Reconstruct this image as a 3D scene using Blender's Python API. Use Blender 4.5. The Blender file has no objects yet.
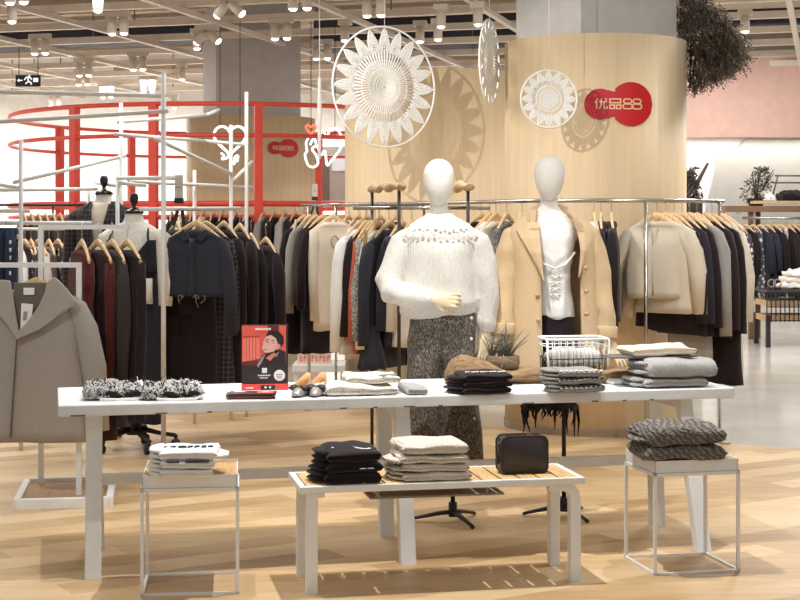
import bpy, bmesh, math, random
from math import sin, cos, pi, radians, sqrt, acos, asin, atan2
from mathutils import Vector, Matrix, noise
rnd = random.Random(11)
SC = bpy.context.scene
COL = SC.collection
# the lens and the eye height, read off the furniture: 1500 px focal length, eye 1.46 m above the floor
FPX, YH, CH = 1500.0, 225.0, 1.46
def P(px, py, Z): return Vector(((px-400)*Z/FPX, Z, CH+(YH-py)*Z/FPX))
def XX(px, Z): return (px-400)*Z/FPX
def ZZ(py, Z): return CH+(YH-py)*Z/FPX
def ON(px, py, zs):
    Z = FPX*(CH-zs)/(py-YH); return Vector((XX(px, Z), Z, zs))
V = Vector

# ------------------------------------------------------------------ materials
def lin(c):
    r = []
    for x in c:
        x = x/255.0
        r.append(x/12.92 if x <= .04045 else ((x+.055)/1.055)**2.4)
    return (r[0], r[1], r[2], 1)
_M = {}
def newmat(name):
    m = bpy.data.materials.new(name); m.use_nodes = True
    nt = m.node_tree; b = nt.nodes['Principled BSDF']
    return m, nt, b
def N(nt, t, **kw):
    n = nt.nodes.new(t)
    for k, v in kw.items():
        if k in n.inputs: n.inputs[k].default_value = v
        else: setattr(n, k, v)
    return n
def ramp(nt, fac, stops):
    r = nt.nodes.new('ShaderNodeValToRGB'); e = r.color_ramp.elements
    while len(e) < len(stops): e.new(.5)
    for i, (p, c) in enumerate(stops):
        e[i].position = p; e[i].color = c
    nt.links.new(fac, r.inputs[0]); return r.outputs[0]
def bump(nt, b, h, s, d=.002):
    n = nt.nodes.new('ShaderNodeBump'); n.inputs['Strength'].default_value = s; n.inputs['Distance'].default_value = d
    nt.links.new(h, n.inputs['Height']); nt.links.new(n.outputs[0], b.inputs['Normal'])
def coords(nt, scale=(1,1,1), rot=(0,0,0)):
    tc = nt.nodes.new('ShaderNodeTexCoord'); mp = nt.nodes.new('ShaderNodeMapping')
    mp.inputs['Scale'].default_value = scale; mp.inputs['Rotation'].default_value = rot
    nt.links.new(tc.outputs['Object'], mp.inputs[0]); return mp.outputs[0]
def shade(c, k):
    l = lin(c); return (min(1,l[0]*k), min(1,l[1]*k), min(1,l[2]*k), 1)

def plain(c, rough=.5, metal=0., name='paint', spec=.5):
    k = ('p', c, rough, metal, spec)
    if k in _M: return _M[k]
    m, nt, b = newmat(name)
    n = N(nt, 'ShaderNodeTexNoise', Scale=9.0, Detail=3.0); nt.links.new(coords(nt), n.inputs['Vector'])
    nt.links.new(ramp(nt, n.outputs['Fac'], [(.3, shade(c, .95)), (.7, shade(c, 1.04))]), b.inputs['Base Color'])
    b.inputs['Roughness'].default_value = rough; b.inputs['Metallic'].default_value = metal
    b.inputs['Specular IOR Level'].default_value = spec
    _M[k] = m; return m
def glow(c, s, name='lamp glow'):
    k = ('g', c, s)
    if k in _M: return _M[k]
    m, nt, b = newmat(name)
    b.inputs['Base Color'].default_value = lin(c); b.inputs['Emission Color'].default_value = lin(c)
    b.inputs['Emission Strength'].default_value = s
    _M[k] = m; return m
def fabric(c, kind='cloth'):
    k = ('f', c, kind)
    if k in _M: return _M[k]
    m, nt, b = newmat('fabric ' + kind)
    b.inputs['Roughness'].default_value = .9; b.inputs['Specular IOR Level'].default_value = .12
    b.inputs['Sheen Weight'].default_value = .12
    co = coords(nt)
    if kind == 'cloth':
        n = N(nt, 'ShaderNodeTexNoise', Scale=260.0, Detail=2.0); nt.links.new(co, n.inputs['Vector'])
        nt.links.new(ramp(nt, n.outputs['Fac'], [(.3, shade(c, .88)), (.7, shade(c, 1.1))]), b.inputs['Base Color'])
        n2 = N(nt, 'ShaderNodeTexNoise', Scale=26.0, Detail=3.0); nt.links.new(co, n2.inputs['Vector'])
        bump(nt, b, n2.outputs['Fac'], .35, .006)
    elif kind == 'knit':
        n = N(nt, 'ShaderNodeTexNoise', Scale=150.0, Detail=2.0); nt.links.new(co, n.inputs['Vector'])
        nt.links.new(ramp(nt, n.outputs['Fac'], [(.3, shade(c, .85)), (.7, shade(c, 1.1))]), b.inputs['Base Color'])
        w = N(nt, 'ShaderNodeTexWave', Scale=38.0, Distortion=2.0); nt.links.new(co, w.inputs['Vector'])
        bump(nt, b, w.outputs['Fac'], .5, .004)
    elif kind == 'cable':
        w = N(nt, 'ShaderNodeTexWave', Scale=12.0, Distortion=5.0, Detail=1.5); nt.links.new(coords(nt, (1, 1, 2.2), (0, .5, .4)), w.inputs['Vector'])
        w.inputs['Detail Scale'].default_value = 2.5
        nt.links.new(ramp(nt, w.outputs['Fac'], [(.0, shade(c, .6)), (.45, shade(c, .95)), (1, shade(c, 1.4))]), b.inputs['Base Color'])
        bump(nt, b, w.outputs['Fac'], .9, .012)
    elif kind == 'tweed':
        n = N(nt, 'ShaderNodeTexNoise', Scale=100.0, Detail=4.0, Roughness=.8); nt.links.new(coords(nt, (1.6, 1.6, .7)), n.inputs['Vector'])
        nt.links.new(ramp(nt, n.outputs['Fac'], [(.36, shade(c, .22)), (.5, shade(c, .8)), (.66, shade(c, 3.2))]), b.inputs['Base Color'])
        bump(nt, b, n.outputs['Fac'], .6, .004)
    elif kind == 'plaid':
        cs = []
        for ax, sc in (((1, 0, 0), 26.0), ((0, 0, 1), 22.0)):
            w = N(nt, 'ShaderNodeTexWave', Scale=1.0, wave_profile='SIN')
            w.bands_direction = 'X' if ax[0] else 'Z'
            w.inputs['Scale'].default_value = sc/6.0*2.6
            nt.links.new(co, w.inputs['Vector'])
            cs.append(ramp(nt, w.outputs['Fac'], [(.0, (0, 0, 0, 1)), (.9, (0, 0, 0, 1)), (1, (.6, .6, .6, 1))]))
        mx = N(nt, 'ShaderNodeMath', operation='MAXIMUM'); nt.links.new(cs[0], mx.inputs[0]); nt.links.new(cs[1], mx.inputs[1])
        nt.links.new(ramp(nt, mx.outputs[0], [(0, lin(c)), (1, lin((112, 104, 92)))]), b.inputs['Base Color'])
    elif kind == 'floral':
        n = N(nt, 'ShaderNodeTexVoronoi', Scale=22.0); nt.links.new(co, n.inputs['Vector'])
        nt.links.new(ramp(nt, n.outputs['Distance'], [(.25, lin((225, 220, 215))), (.42, lin(c))]), b.inputs['Base Color'])
    elif kind == 'stripe':
        w = N(nt, 'ShaderNodeTexWave', Scale=16.0); w.bands_direction = 'X'; nt.links.new(co, w.inputs['Vector'])
        nt.links.new(ramp(nt, w.outputs['Fac'], [(.35, shade(c, .78)), (.65, shade(c, 1.1))]), b.inputs['Base Color'])
    elif kind == 'lace':
        n = N(nt, 'ShaderNodeTexVoronoi', Scale=55.0); nt.links.new(co, n.inputs['Vector'])
        nt.links.new(ramp(nt, n.outputs['Distance'], [(.15, shade(c, 1.02)), (.6, shade(c, .93))]), b.inputs['Base Color'])
        bump(nt, b, n.outputs['Distance'], .6, .004)
    _M[k] = m; return m
def wood(c, kind='ply', rough=.5):
    k = ('w', c, kind)
    if k in _M: return _M[k]
    m, nt, b = newmat('wood ' + kind)
    b.inputs['Roughness'].default_value = rough
    if kind == 'ply':       # grain runs up the curved veneer
        n = N(nt, 'ShaderNodeTexNoise', Scale=5.0, Detail=6.0, Roughness=.6); nt.links.new(coords(nt, (3.2, 3.2, .22)), n.inputs['Vector'])
        nt.links.new(ramp(nt, n.outputs['Fac'], [(.3, shade(c, .9)), (.52, lin(c)), (.72, shade(c, 1.06))]), b.inputs['Base Color'])
        bump(nt, b, n.outputs['Fac'], .03)
    elif kind == 'plank':
        n = N(nt, 'ShaderNodeTexNoise', Scale=10.0, Detail=5.0); nt.links.new(coords(nt, (9, 1.0, 4)), n.inputs['Vector'])
        nt.links.new(ramp(nt, n.outputs['Fac'], [(.3, shade(c, .7)), (.7, shade(c, 1.15))]), b.inputs['Base Color'])
        bump(nt, b, n.outputs['Fac'], .1)
    elif kind == 'drift':
        n = N(nt, 'ShaderNodeTexNoise', Scale=12.0, Detail=8.0, Roughness=.7); nt.links.new(coords(nt, (1.0, 6, 7)), n.inputs['Vector'])
        nt.links.new(ramp(nt, n.outputs['Fac'], [(.32, shade(c, .3)), (.5, lin(c)), (.7, shade(c, 1.5))]), b.inputs['Base Color'])
        bump(nt, b, n.outputs['Fac'], .8, .01)
    _M[k] = m; return m
WHITE = plain((236, 236, 234), .45, name='white powder coat')
WHITEW = plain((226, 228, 228), .6, name='white stained timber')
TUBE = plain((228, 226, 222), .5, name='white tube')
RED = plain((233, 84, 68), .5, name='red steel')
BLACK = plain((34, 27, 28), .5, name='black metal')
CHROME = plain((190, 186, 180), .25, 1., name='brushed steel')
HWOOD = wood((232, 196, 148), 'plank', .5)
PLY = wood((223, 197, 158), 'ply', .55)
LINEN = fabric((236, 231, 220))

# ------------------------------------------------------------------ mesh builder
class MB:
    def __init__(s): s.v = []; s.f = []
    def add(s, vs, fs):
        o = len(s.v); s.v += [V(p) for p in vs]; s.f += [tuple(i+o for i in f) for f in fs]; return s
    def box(s, c, sz, rz=0, M=None):
        x, y, z = sz[0]/2, sz[1]/2, sz[2]/2
        R = M if M is not None else Matrix.Rotation(rz, 3, 'Z'); c = V(c)
        vs = [c + R @ V((a*x, b*y, d*z)) for d in (-1, 1) for a, b in ((-1, -1), (1, -1), (1, 1), (-1, 1))]
        return s.add(vs, [(3, 2, 1, 0), (4, 5, 6, 7), (0, 1, 5, 4), (1, 2, 6, 5), (2, 3, 7, 6), (3, 0, 4, 7)])
    def loft(s, rings, cap=True, close=True):
        n = len(rings[0]); vs = [p for r in rings for p in r]; fs = []
        for k in range(len(rings)-1):
            for i in range(n if close else n-1):
                j = (i+1) % n; fs.append((k*n+i, k*n+j, (k+1)*n+j, (k+1)*n+i))
        if cap and close:
            fs.append(tuple(range(n-1, -1, -1))); fs.append(tuple((len(rings)-1)*n+i for i in range(n)))
        return s.add(vs, fs)
    def tube(s, pts, r, n=8, ref=(0, 1, 0), cap=True, wob=0, seed=0):
        pts = [V(p) for p in pts]; rings = []; m = len(pts); ref = V(ref)
        prev = None
        for i, p in enumerate(pts):
            t = (pts[min(i+1, m-1)] - pts[max(i-1, 0)]).normalized()
            a = t.cross(ref)
            if a.length < .05: a = prev if prev is not None else t.cross(V((.3, .1, 1)))
            a = (a - t*a.dot(t)).normalized(); prev = a; b = t.cross(a).normalized()
            rr = r[i] if isinstance(r, list) else r
            rx, ry = rr if isinstance(rr, (list, tuple)) else (rr, rr)
            ring = []
            for k in range(n):
                th = 2*pi*k/n; q = p + a*(rx*cos(th)) + b*(ry*sin(th))
                if wob: q += (a*cos(th)+b*sin(th))*wob*noise.noise(q*14+V((seed*7.3, 0, 0)))
                ring.append(q)
            rings.append(ring)
        return s.loft(rings, cap)
    def lathe(s, prof, n=20, c=(0, 0, 0), sx=1, sy=1):
        c = V(c)
        return s.loft([[c + V((max(r, 1e-4)*cos(2*pi*k/n)*sx, max(r, 1e-4)*sin(2*pi*k/n)*sy, z)) for k in range(n)] for r, z in prof])
    def cyl(s, a, b, r, n=10): return s.tube([a, b], r, n)
    def ell(s, c, r, nu=16, nv=10):
        return s.lathe([(cos(-pi/2+pi*i/nv)*1.0, sin(-pi/2+pi*i/nv)*r[2]) for i in range(nv+1)], nu, c, r[0], r[1])
    def torus(s, c, R, r, n=48, m=6, ax='y', sx=1, sz=1):
        c = V(c); rings = []
        for i in range(n):
            t = 2*pi*i/n; ring = []
            for j in range(m):
                u = 2*pi*j/m; q = R + r*cos(u)
                p = V((q*cos(t)*sx, r*sin(u), q*sin(t)*sz)) if ax == 'y' else V((q*cos(t)*sx, q*sin(t)*sz, r*sin(u)))
                ring.append(c+p)
            rings.append(ring)
        rings.append(rings[0]); vs = [p for q in rings[:-1] for p in q]; fs = []
        for k in range(n):
            for j in range(m):
                l = (j+1) % m; k2 = (k+1) % n; fs.append((k*m+j, k2*m+j, k2*m+l, k*m+l))
        return s.add(vs, fs)
    def prism(s, poly, y0, y1, f=None):
        # polygon in the local xz plane, given thickness along y; f bends each point
        n = len(poly); g = f or (lambda x, y, z: V((x, y, z)))
        vs = [g(x, y0, z) for x, z in poly] + [g(x, y1, z) for x, z in poly]
        return s.add(vs, [tuple(range(n)), tuple(range(2*n-1, n-1, -1))] + [(i, n+i, n+(i+1) % n, (i+1) % n) for i in range(n)])
    def xf(s, M): s.v = [M @ p for p in s.v]; return s
    def wrinkle(s, amp, sc, seed=0, lo=None):
        for i, p in enumerate(s.v):
            d = noise.noise_vector(p*sc+V((seed*3.1, seed*1.7, 0)))*amp
            q = p+d
            if lo is not None: q.z = max(q.z, lo) if p.z > lo+1e-4 else p.z
            s.v[i] = q
        return s
    def build(s, name, mat, parent=None, smooth=True, bev=0, loc=None, rz=0):
        me = bpy.data.meshes.new(name); me.from_pydata([tuple(p) for p in s.v], [], s.f)
        bm = bmesh.new(); bm.from_mesh(me); bmesh.ops.recalc_face_normals(bm, faces=bm.faces); bm.to_mesh(me); bm.free()
        if smooth:
            me.polygons.foreach_set('use_smooth', [True]*len(me.polygons))
        me.materials.append(mat)
        o = bpy.data.objects.new(name, me); COL.objects.link(o)
        if parent: o.parent = parent
        if loc is not None: o.location = loc
        if rz: o.rotation_euler.z = rz
        if bev:
            b = o.modifiers.new('bev', 'BEVEL'); b.width = bev; b.segments = 2; b.limit_method = 'ANGLE'
        return o
def organic(mb, name, mat, parent=None, voxel=.01, smooth=6, amp=0, sc=10, seed=0, loc=None, rz=0, fold=None):
    """fuse overlapping closed shapes into one continuous skin"""
    o = mb.build('tmp', mat)
    r = o.modifiers.new('r', 'REMESH'); r.mode = 'VOXEL'; r.voxel_size = voxel
    if smooth:
        q = o.modifiers.new('s', 'SMOOTH'); q.iterations = smooth; q.factor = .5
    dg = bpy.context.evaluated_depsgraph_get(); e = o.evaluated_get(dg)
    me = bpy.data.meshes.new_from_object(e); old = o.data
    bpy.data.objects.remove(o); bpy.data.meshes.remove(old)
    if amp or fold:
        nm = [v.normal.copy() for v in me.vertices]
        for v, nn in zip(me.vertices, nm):
            d = 0
            if amp: d += amp*noise.noise(v.co*sc+V((seed, 0, seed)))
            if fold: d += fold(v.co)
            v.co = v.co + nn*d
    me.polygons.foreach_set('use_smooth', [True]*len(me.polygons))
    me.materials.clear(); me.materials.append(mat); me.name = name
    o = bpy.data.objects.new(name, me); COL.objects.link(o)
    if parent: o.parent = parent
    if loc is not None: o.location = loc
    o.rotation_euler.z = rz
    return o
def tag(o, label, cat, group=None, kind=None):
    o['label'] = label; o['category'] = cat
    if group: o['group'] = group
    if kind: o['kind'] = kind
    return o
def thing(name, label, cat, loc=(0, 0, 0), rz=0, group=None):
    o = bpy.data.objects.new(name, None); o.empty_display_size = .1; COL.objects.link(o)
    o.location = loc; o.rotation_euler = (0, 0, rz)
    return tag(o, label, cat, group)
def struct(mb, name, mat, parent=None, **k):
    o = mb.build(name, mat, parent, **k)
    if parent is None: o['kind'] = 'structure'
    return o
def dup(root, loc, rz, label, group=None):
    r = root.copy(); COL.objects.link(r); r.location = loc; r.rotation_euler = (0, 0, rz); r['label'] = label
    if group: r['group'] = group
    for ch in root.children:
        c = ch.copy(); COL.objects.link(c); c.parent = r
        for g in ch.children:
            d = g.copy(); COL.objects.link(d); d.parent = c
    return r
ORD = ['first', 'second', 'third', 'fourth', 'fifth', 'sixth', 'seventh', 'eighth', 'ninth', 'tenth', 'eleventh', 'twelfth', 'thirteenth',
       'fourteenth', 'fifteenth', 'sixteenth', 'seventeenth', 'eighteenth', 'nineteenth', 'twentieth']
def nth(i):
    if i < 20: return ORD[i]
    t = {2: 'twenty', 3: 'thirty', 4: 'forty'}[(i+1)//10]
    return t[:-1]+'ieth' if (i+1) % 10 == 0 else t+'-'+ORD[i % 10]
EXPO, WORLD, LIGHT = .33, .37, .6
# ------------------------------------------------------------------ camera, world
cam = bpy.data.cameras.new('camera'); co_ = bpy.data.objects.new('camera', cam); COL.objects.link(co_)
co_.location = (0, 0, CH); co_.rotation_euler = (radians(90), 0, 0)
cam.sensor_width = 36; cam.lens = 36*FPX/800; cam.shift_y = -(300-YH)/800; cam.clip_end = 200
SC.camera = co_
SC.view_settings.view_transform = 'Standard'; SC.view_settings.look = 'None'; SC.view_settings.gamma = 1
SC.view_settings.use_curve_mapping = False
SC.view_settings.exposure = EXPO
w = bpy.data.worlds.new('world'); SC.world = w; w.use_nodes = True
w.node_tree.nodes['Background'].inputs[0].default_value = (1.0, .97, .93, 1)
w.node_tree.nodes['Background'].inputs[1].default_value = WORLD

# ------------------------------------------------------------------ floor
m, nt, b = newmat('concrete floor')
n = N(nt, 'ShaderNodeTexNoise', Scale=1.6, Detail=5.0); nt.links.new(coords(nt), n.inputs['Vector'])
nt.links.new(ramp(nt, n.outputs['Fac'], [(.3, lin((206, 202, 193))), (.7, lin((226, 222, 214)))]), b.inputs['Base Color'])
b.inputs['Roughness'].default_value = .13; b.inputs['Specular IOR Level'].default_value = .7
struct(MB().box((0, 14, -.05), (30, 34, .1)), 'floor', m, smooth=False)
m, nt, b = newmat('floor planks')
cw = coords(nt, (1, 1, 1), (0, 0, radians(-32)))
br = N(nt, 'ShaderNodeTexBrick', Scale=1.0, offset=.37); nt.links.new(cw, br.inputs['Vector'])
br.inputs['Brick Width'].default_value = 1.25; br.inputs['Row Height'].default_value = .19; br.inputs['Mortar Size'].default_value = .0012
br.inputs['Color1'].default_value = (0, 0, 0, 1); br.inputs['Color2'].default_value = (1, 1, 1, 1); br.inputs['Mortar'].default_value = (.2, .2, .2, 1)
gr = N(nt, 'ShaderNodeTexNoise', Scale=2.0, Detail=7.0, Roughness=.6); nt.links.new(coords(nt, (1.0, 9, 1), (0, 0, radians(-32))), gr.inputs['Vector'])
lg = N(nt, 'ShaderNodeTexNoise', Scale=1.1, Detail=3.0); nt.links.new(coords(nt, (.6, 2.0, 1), (0, 0, radians(-20))), lg.inputs['Vector'])
m1 = N(nt, 'ShaderNodeMix', data_type='FLOAT'); m1.inputs[0].default_value = .55; nt.links.new(br.outputs['Color'], m1.inputs[2]); nt.links.new(gr.outputs['Fac'], m1.inputs[3])
m2 = N(nt, 'ShaderNodeMix', data_type='FLOAT'); m2.inputs[0].default_value = .4; nt.links.new(m1.outputs[0], m2.inputs[2]); nt.links.new(lg.outputs['Fac'], m2.inputs[3])
nt.links.new(ramp(nt, m2.outputs[0], [(.3, lin((168, 134, 96))), (.5, lin((203, 171, 128))), (.68, lin((224, 197, 156)))]), b.inputs['Base Color'])
b.inputs['Roughness'].default_value = .42; b.inputs['Specular IOR Level'].default_value = .3
poly = [(-6, 2), (6, 2), (6, 8.4), (3.2, 9.45), (2.15, 9.98), (1.6, 10.2), (.9, 10.6), (.2, 11.4), (-.4, 12.4), (-1, 12.9), (-6, 12.9)]
mb = MB(); k = len(poly)
mb.add([(x, y, .004) for x, y in poly]+[(x, y, -.02) for x, y in poly], [tuple(range(k)), tuple(range(2*k-1, k-1, -1))]+[(i, k+i, k+(i+1) % k, (i+1) % k) for i in range(k)])
struct(mb, 'floor_wood', m, smooth=False)

# ------------------------------------------------------------------ back walls
WALLW = plain((244, 242, 238), .8, name='white wall')
struct(MB().box((-4.6, 25.1, 2.4), (16, .2, 4.8)), 'wall_back', WALLW, smooth=False)
struct(MB().box((6.5, 20.6, 4.35), (9.0, .2, 1.1)), 'wall_back_upper', plain((150, 138, 126), .8), smooth=False)
struct(MB().box((6.5, 20.55, 3.23), (9.0, .3, 1.14)), 'wall_pink', plain((226, 188, 174), .8, name='pink wall'), smooth=False)
struct(MB().box((6.5, 21.1, 1.34), (9.0, .2, 2.72)), 'wall_right', WALLW, smooth=False)
# the mountain-shaped grey relief on the white wall
Zm = 20.98
pl = [(XX(x, Zm), ZZ(y, Zm)) for x, y in ((747, 137), (735, 150), (724, 155), (716, 160), (714.5, 172), (708, 198), (704, 236), (830, 236), (830, 136))]
mb = MB().prism(pl, 20.93, 20.99)
struct(mb, 'wall_mountain_relief', plain((186, 182, 174), .8, name='grey relief'), smooth=False)
struct(MB().box((-10.5, 17, 2.4), (.2, 17, 4.8)), 'wall_left', WALLW, smooth=False)

# ------------------------------------------------------------------ ceiling
GA = radians(-16); CE = V((cos(GA), sin(GA), 0)); CD = V((-sin(GA), cos(GA), 0))
BEAM = plain((236, 226, 212), .6, name='ceiling beam paint')
m, nt, b = newmat('ceiling slab')
n = N(nt, 'ShaderNodeTexNoise', Scale=.9, Detail=3.0); nt.links.new(coords(nt), n.inputs['Vector'])
nt.links.new(ramp(nt, n.outputs['Fac'], [(.35, lin((150, 134, 116))), (.65, lin((182, 166, 146)))]), b.inputs['Base Color'])
ceil = struct(MB().box((0, 18.5, 4.9), (24, 16, .2)), 'ceiling', m, smooth=False)
for k in range(13):                       # cross beams
    c = V((-.6, 11.9, 0)) + CD*(1.22*k)
    struct(MB().box((c.x, c.y, 3.66), (22, .075, .075), GA), 'ceiling_beam', BEAM, smooth=False)['kind'] = 'structure'
for k in range(-5, 6):                    # light tracks running away from the viewer
    c = V((.25, 18, 0)) + CE*(1.45*k)
    struct(MB().box((c.x, c.y, 3.585), (.06, 14, .05), GA), 'ceiling_track', plain((226, 216, 204), .5), smooth=False)['kind'] = 'structure'
for k in range(16):
    c = V((-.6, 11.6, 0)) + CD*(.98*k)
    struct(MB().box((c.x, c.y, 4.05+.1*(k % 3)), (20, .06, .1), GA), 'ceiling_joist', plain((176, 162, 144), .6), smooth=False)['kind'] = 'structure'
for k in range(-7, 8):
    for j in range(6):
        c = V((.4, 13, 0)) + CE*(1.45*k+.3) + CD*(1.83*j+.4)
        if (k*3+j) % 2: continue
        struct(MB().cyl((c.x, c.y, 3.68), (c.x, c.y, 4.8), .008, 6), 'ceiling_rod', plain((120, 110, 100), .6), ceil, smooth=False)
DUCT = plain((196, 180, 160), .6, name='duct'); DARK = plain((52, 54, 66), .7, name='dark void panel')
for (x, y, z, l, d, h, a, mm) in ((-5, 15.3, 4.35, 9, .7, .35, GA, DUCT), (-2, 18.2, 4.25, 13, .6, .4, GA, DUCT), (1.2, 14.8, 4.4, 6, .5, .3, GA, DUCT),
        (6, 17.5, 4.3, 6, .7, .4, GA, DUCT), (-1.8, 17, 4.45, .6, 9, .3, GA, DUCT), (4.9, 16.5, 4.3, .5, 7, .35, GA, DUCT), (-5.6, 17, 4.4, .55, 9, .35, GA, DUCT),
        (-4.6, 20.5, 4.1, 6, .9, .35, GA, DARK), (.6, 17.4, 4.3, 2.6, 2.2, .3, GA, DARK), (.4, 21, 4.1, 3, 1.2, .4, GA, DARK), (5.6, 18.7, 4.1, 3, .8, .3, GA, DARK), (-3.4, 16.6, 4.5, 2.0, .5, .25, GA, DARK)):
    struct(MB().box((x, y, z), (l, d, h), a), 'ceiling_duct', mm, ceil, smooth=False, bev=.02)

# ------------------------------------------------------------------ columns
def column(px, Z, R, top, side, rot, lbl):
    x = XX(px, Z)
    mb = MB().lathe([(R, 0), (R, top), (R-.03, top), (R-.03, top-.02)], 96, (0, 0, 0))
    o = struct(mb, 'column', PLY, loc=(x, Z, 0), smooth=False)
    mb2 = MB().lathe([(R+.006, 0), (R+.006, .05), (R, .055), (R, 0)], 96)
    struct(mb2, 'column_base', plain((150, 132, 110), .4, .3), o, smooth=False)
    if side: struct(MB().box((0, 0, (top+4.8)/2-.1), (side, side, 4.8-top+.2), rot), 'column_core', plain((196, 192, 188), .7, name='column plaster'), o, smooth=False)
    for p in o.data.polygons: p.use_smooth = abs(p.normal.z) < .5
    return o
C3 = V((XX(595, 10.95), 10.95, 0)); R3 = .657
c3 = column(595, 10.95, R3, 2.78, .83, radians(28), 'c')
c2 = column(430, 13.7, .776, 2.82, 0, radians(20), 'c')
c1 = column(251, 18, .77, 2.73, 1.0, radians(16), 'c')

# ------------------------------------------------------------------ wall logos: two red discs run together, with lettering
def logo(px, py, Zf, R, cx, cz, s, label):
    # s = metres per pixel of the big logo; bend the flat drawing round the column
    ctr = V((XX(px, cz), cz, 0)); off = XX(cx, Zf)-ctr.x; z0 = ZZ(py, Zf)
    def bend(x, y, z):
        a = asin(max(-.98, min(.98, (x*s+off)/R))); r = R + y
        return V((ctr.x + r*sin(a), ctr.y - r*cos(a), z0+z*s))
    t = thing('wall_logo', label, 'sign', (0, 0, 0), 0, 'red shop logos on the columns')
    # outline of two circles joined by a waist, px units about (618,104)
    def disc(pts, name, mat, y0, y1):
        mb = MB()
        for pl in pts: mb.prism(pl, y0, y1, bend)
        return mb.build(name, mat, t, smooth=False)
    def strips(c, r, x0=-99, x1=99):        # slice a disc in narrow columns so that it follows the curve
        out = []
        xs = [max(x0, c-r)+(min(x1, c+r)-max(x0, c-r))*i/24 for i in range(25)]
        for a, b_ in zip(xs, xs[1:]):
            ha = sqrt(max(0, r*r-(a-c)**2)); hb = sqrt(max(0, r*r-(b_-c)**2))
            if ha+hb > .02: out.append([(a, -max(ha, .01)), (b_, -max(hb, .01)), (b_, max(hb, .01)), (a, max(ha, .01))])
        return out
    A = plain((186, 12, 40), .5, name='logo crimson'); B = plain((190, 0, 8), .5, name='logo red')
    waist = []
    for i in range(8):
        a = -10+i*1.6; b_ = a+1.6
        f = lambda q: 12.2+1.8*((q+3.5)/6.5)**2
        waist.append([(a, -f(a)), (b_, -f(b_)), (b_, f(b_)), (a, f(a))])
    disc(strips(-18, 15.2, x1=-8), 'small_disc', A, .002, .012)
    disc(waist, 'waist', A, .002, .0125)
    disc(strips(13, 22, x0=-3), 'large_disc', B, .002, .0135)
    dots = []
    for i in range(13):
        for j in range(-6, 7):
            x = -3+i*.9; z = j*2.2+(i % 2)*1.1; r = .42*(1-i/15)
            if (x-13)**2+z*z < 20.5**2 and abs(z) > 7: dots.append([(x+r*cos(q*pi/3), z+r*sin(q*pi/3)) for q in range(6)])
    disc(dots, 'halftone_dots', A, .0125, .0142)
    spk = []
    for q in range(9):
        an = radians(130+q*14); x, z = -18+12.4*cos(an), 12.4*sin(an)
        spk.append([(x+.35*cos(u*pi/3), z+.35*sin(u*pi/3)) for u in range(6)])
    disc(spk, 'speckle', plain((236, 150, 90), .5), .012, .014)
    L = []
    def seg(x0, z0_, x1, z1, w=1.25):
        d = V((x1-x0, z1-z0_)); n_ = V((-d.y, d.x)).normalized()*w/2
        L.append([(x0-n_.x, z0_-n_.y), (x1-n_.x, z1-n_.y), (x1+n_.x, z1+n_.y), (x0+n_.x, z0_+n_.y)])
    def rect(x0, z0_, x1, z1):
        seg(x0-.6, z0_, x1+.6, z0_); seg(x0-.6, z1, x1+.6, z1); seg(x0, z0_, x0, z1); seg(x1, z0_, x1, z1)
    # first character
    seg(-20.2, 5.4, -23, .8); seg(-21.4, 2.6, -21.4, -5)
    seg(-19, 2.2, -11.4, 2.2); seg(-16.8, 5.4, -16.8, -1); seg(-16.8, -1, -18.8, -5)
    seg(-14.2, 2.2, -14.2, -4.2); seg(-14.6, -4.4, -11, -4.4); seg(-11.3, -4.4, -11.3, -2.6); seg(-13, 5.2, -11.6, 3.8)
    # second character: three boxes
    rect(-8.6, 1.0, 2.0, 4.8); rect(-8.6, -4.8, -4.2, -1.2); rect(-2.2, -4.8, 2.0, -1.2)
    def oval(cx_, cz_, a, b_):
        for i in range(20):
            t0, t1 = 2*pi*i/20, 2*pi*(i+1)/20
            e = lambda t_, q, k_: (abs(cos(t_))**.7*q*(1 if cos(t_) >= 0 else -1) if k_ == 0 else abs(sin(t_))**.7*q*(1 if sin(t_) >= 0 else -1))
            seg(cx_+e(t0, a, 0), cz_+e(t0, b_, 1), cx_+e(t1, a, 0), cz_+e(t1, b_, 1))
    for cx_ in (9.0, 18.6):
        oval(cx_, 2.75, 4.0, 2.2); oval(cx_, -2.45, 4.7, 2.5)
    disc(L, 'lettering', plain((222, 196, 150), .5, name='logo lettering'), .013, .0165)
    return t
logo(595, 104, 10.3, R3, 618, 10.95, 10.32/FPX, 'large red two-disc shop logo on the nearest wood-clad column')
logo(251, 147.5, 17.25, .77, 281.5, 18, 17.3/FPX*.42, 'small red shop logo on the far column inside the red frame')

# ------------------------------------------------------------------ spotlights on the tracks
def spot_proto(kind):
    t = thing('track_spotlight', 'x', 'spotlight', (0, 0, 0), 0, 'ceiling track spotlights')
    b_ = plain((222, 212, 200), .5, name='lamp housing')
    MB().box((0, 0, .21), (.26 if kind != 1 else .14, .07, .06)).build('gear_box', b_, t, smooth=False, bev=.006)
    hx = (-.065, .065) if kind != 1 else (0,)
    for i, x in enumerate(hx):
        if kind == 2:
            M = Matrix.Translation((x, 0, .12)) @ Matrix.Rotation(radians(-48 if i else 38), 4, 'Y')
        else: M = Matrix.Translation((x, 0, .11))
        h = MB().lathe([(.02, .075), (.045, .07), (.045, -.085), (.038, -.085), (.036, -.06)], 18).xf(M).build('lamp_head', b_, t)
        MB().lathe([(.036, -.075), (.036, -.088), (.028, -.100), (.012, -.106), (.0, -.107)], 16).xf(M).build('lens', glow((255, 248, 236), 5.0), h)
        MB().cyl((x, 0, .19), (x, 0, .14), .012, 8).build('stem', b_, t)
    return t
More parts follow.
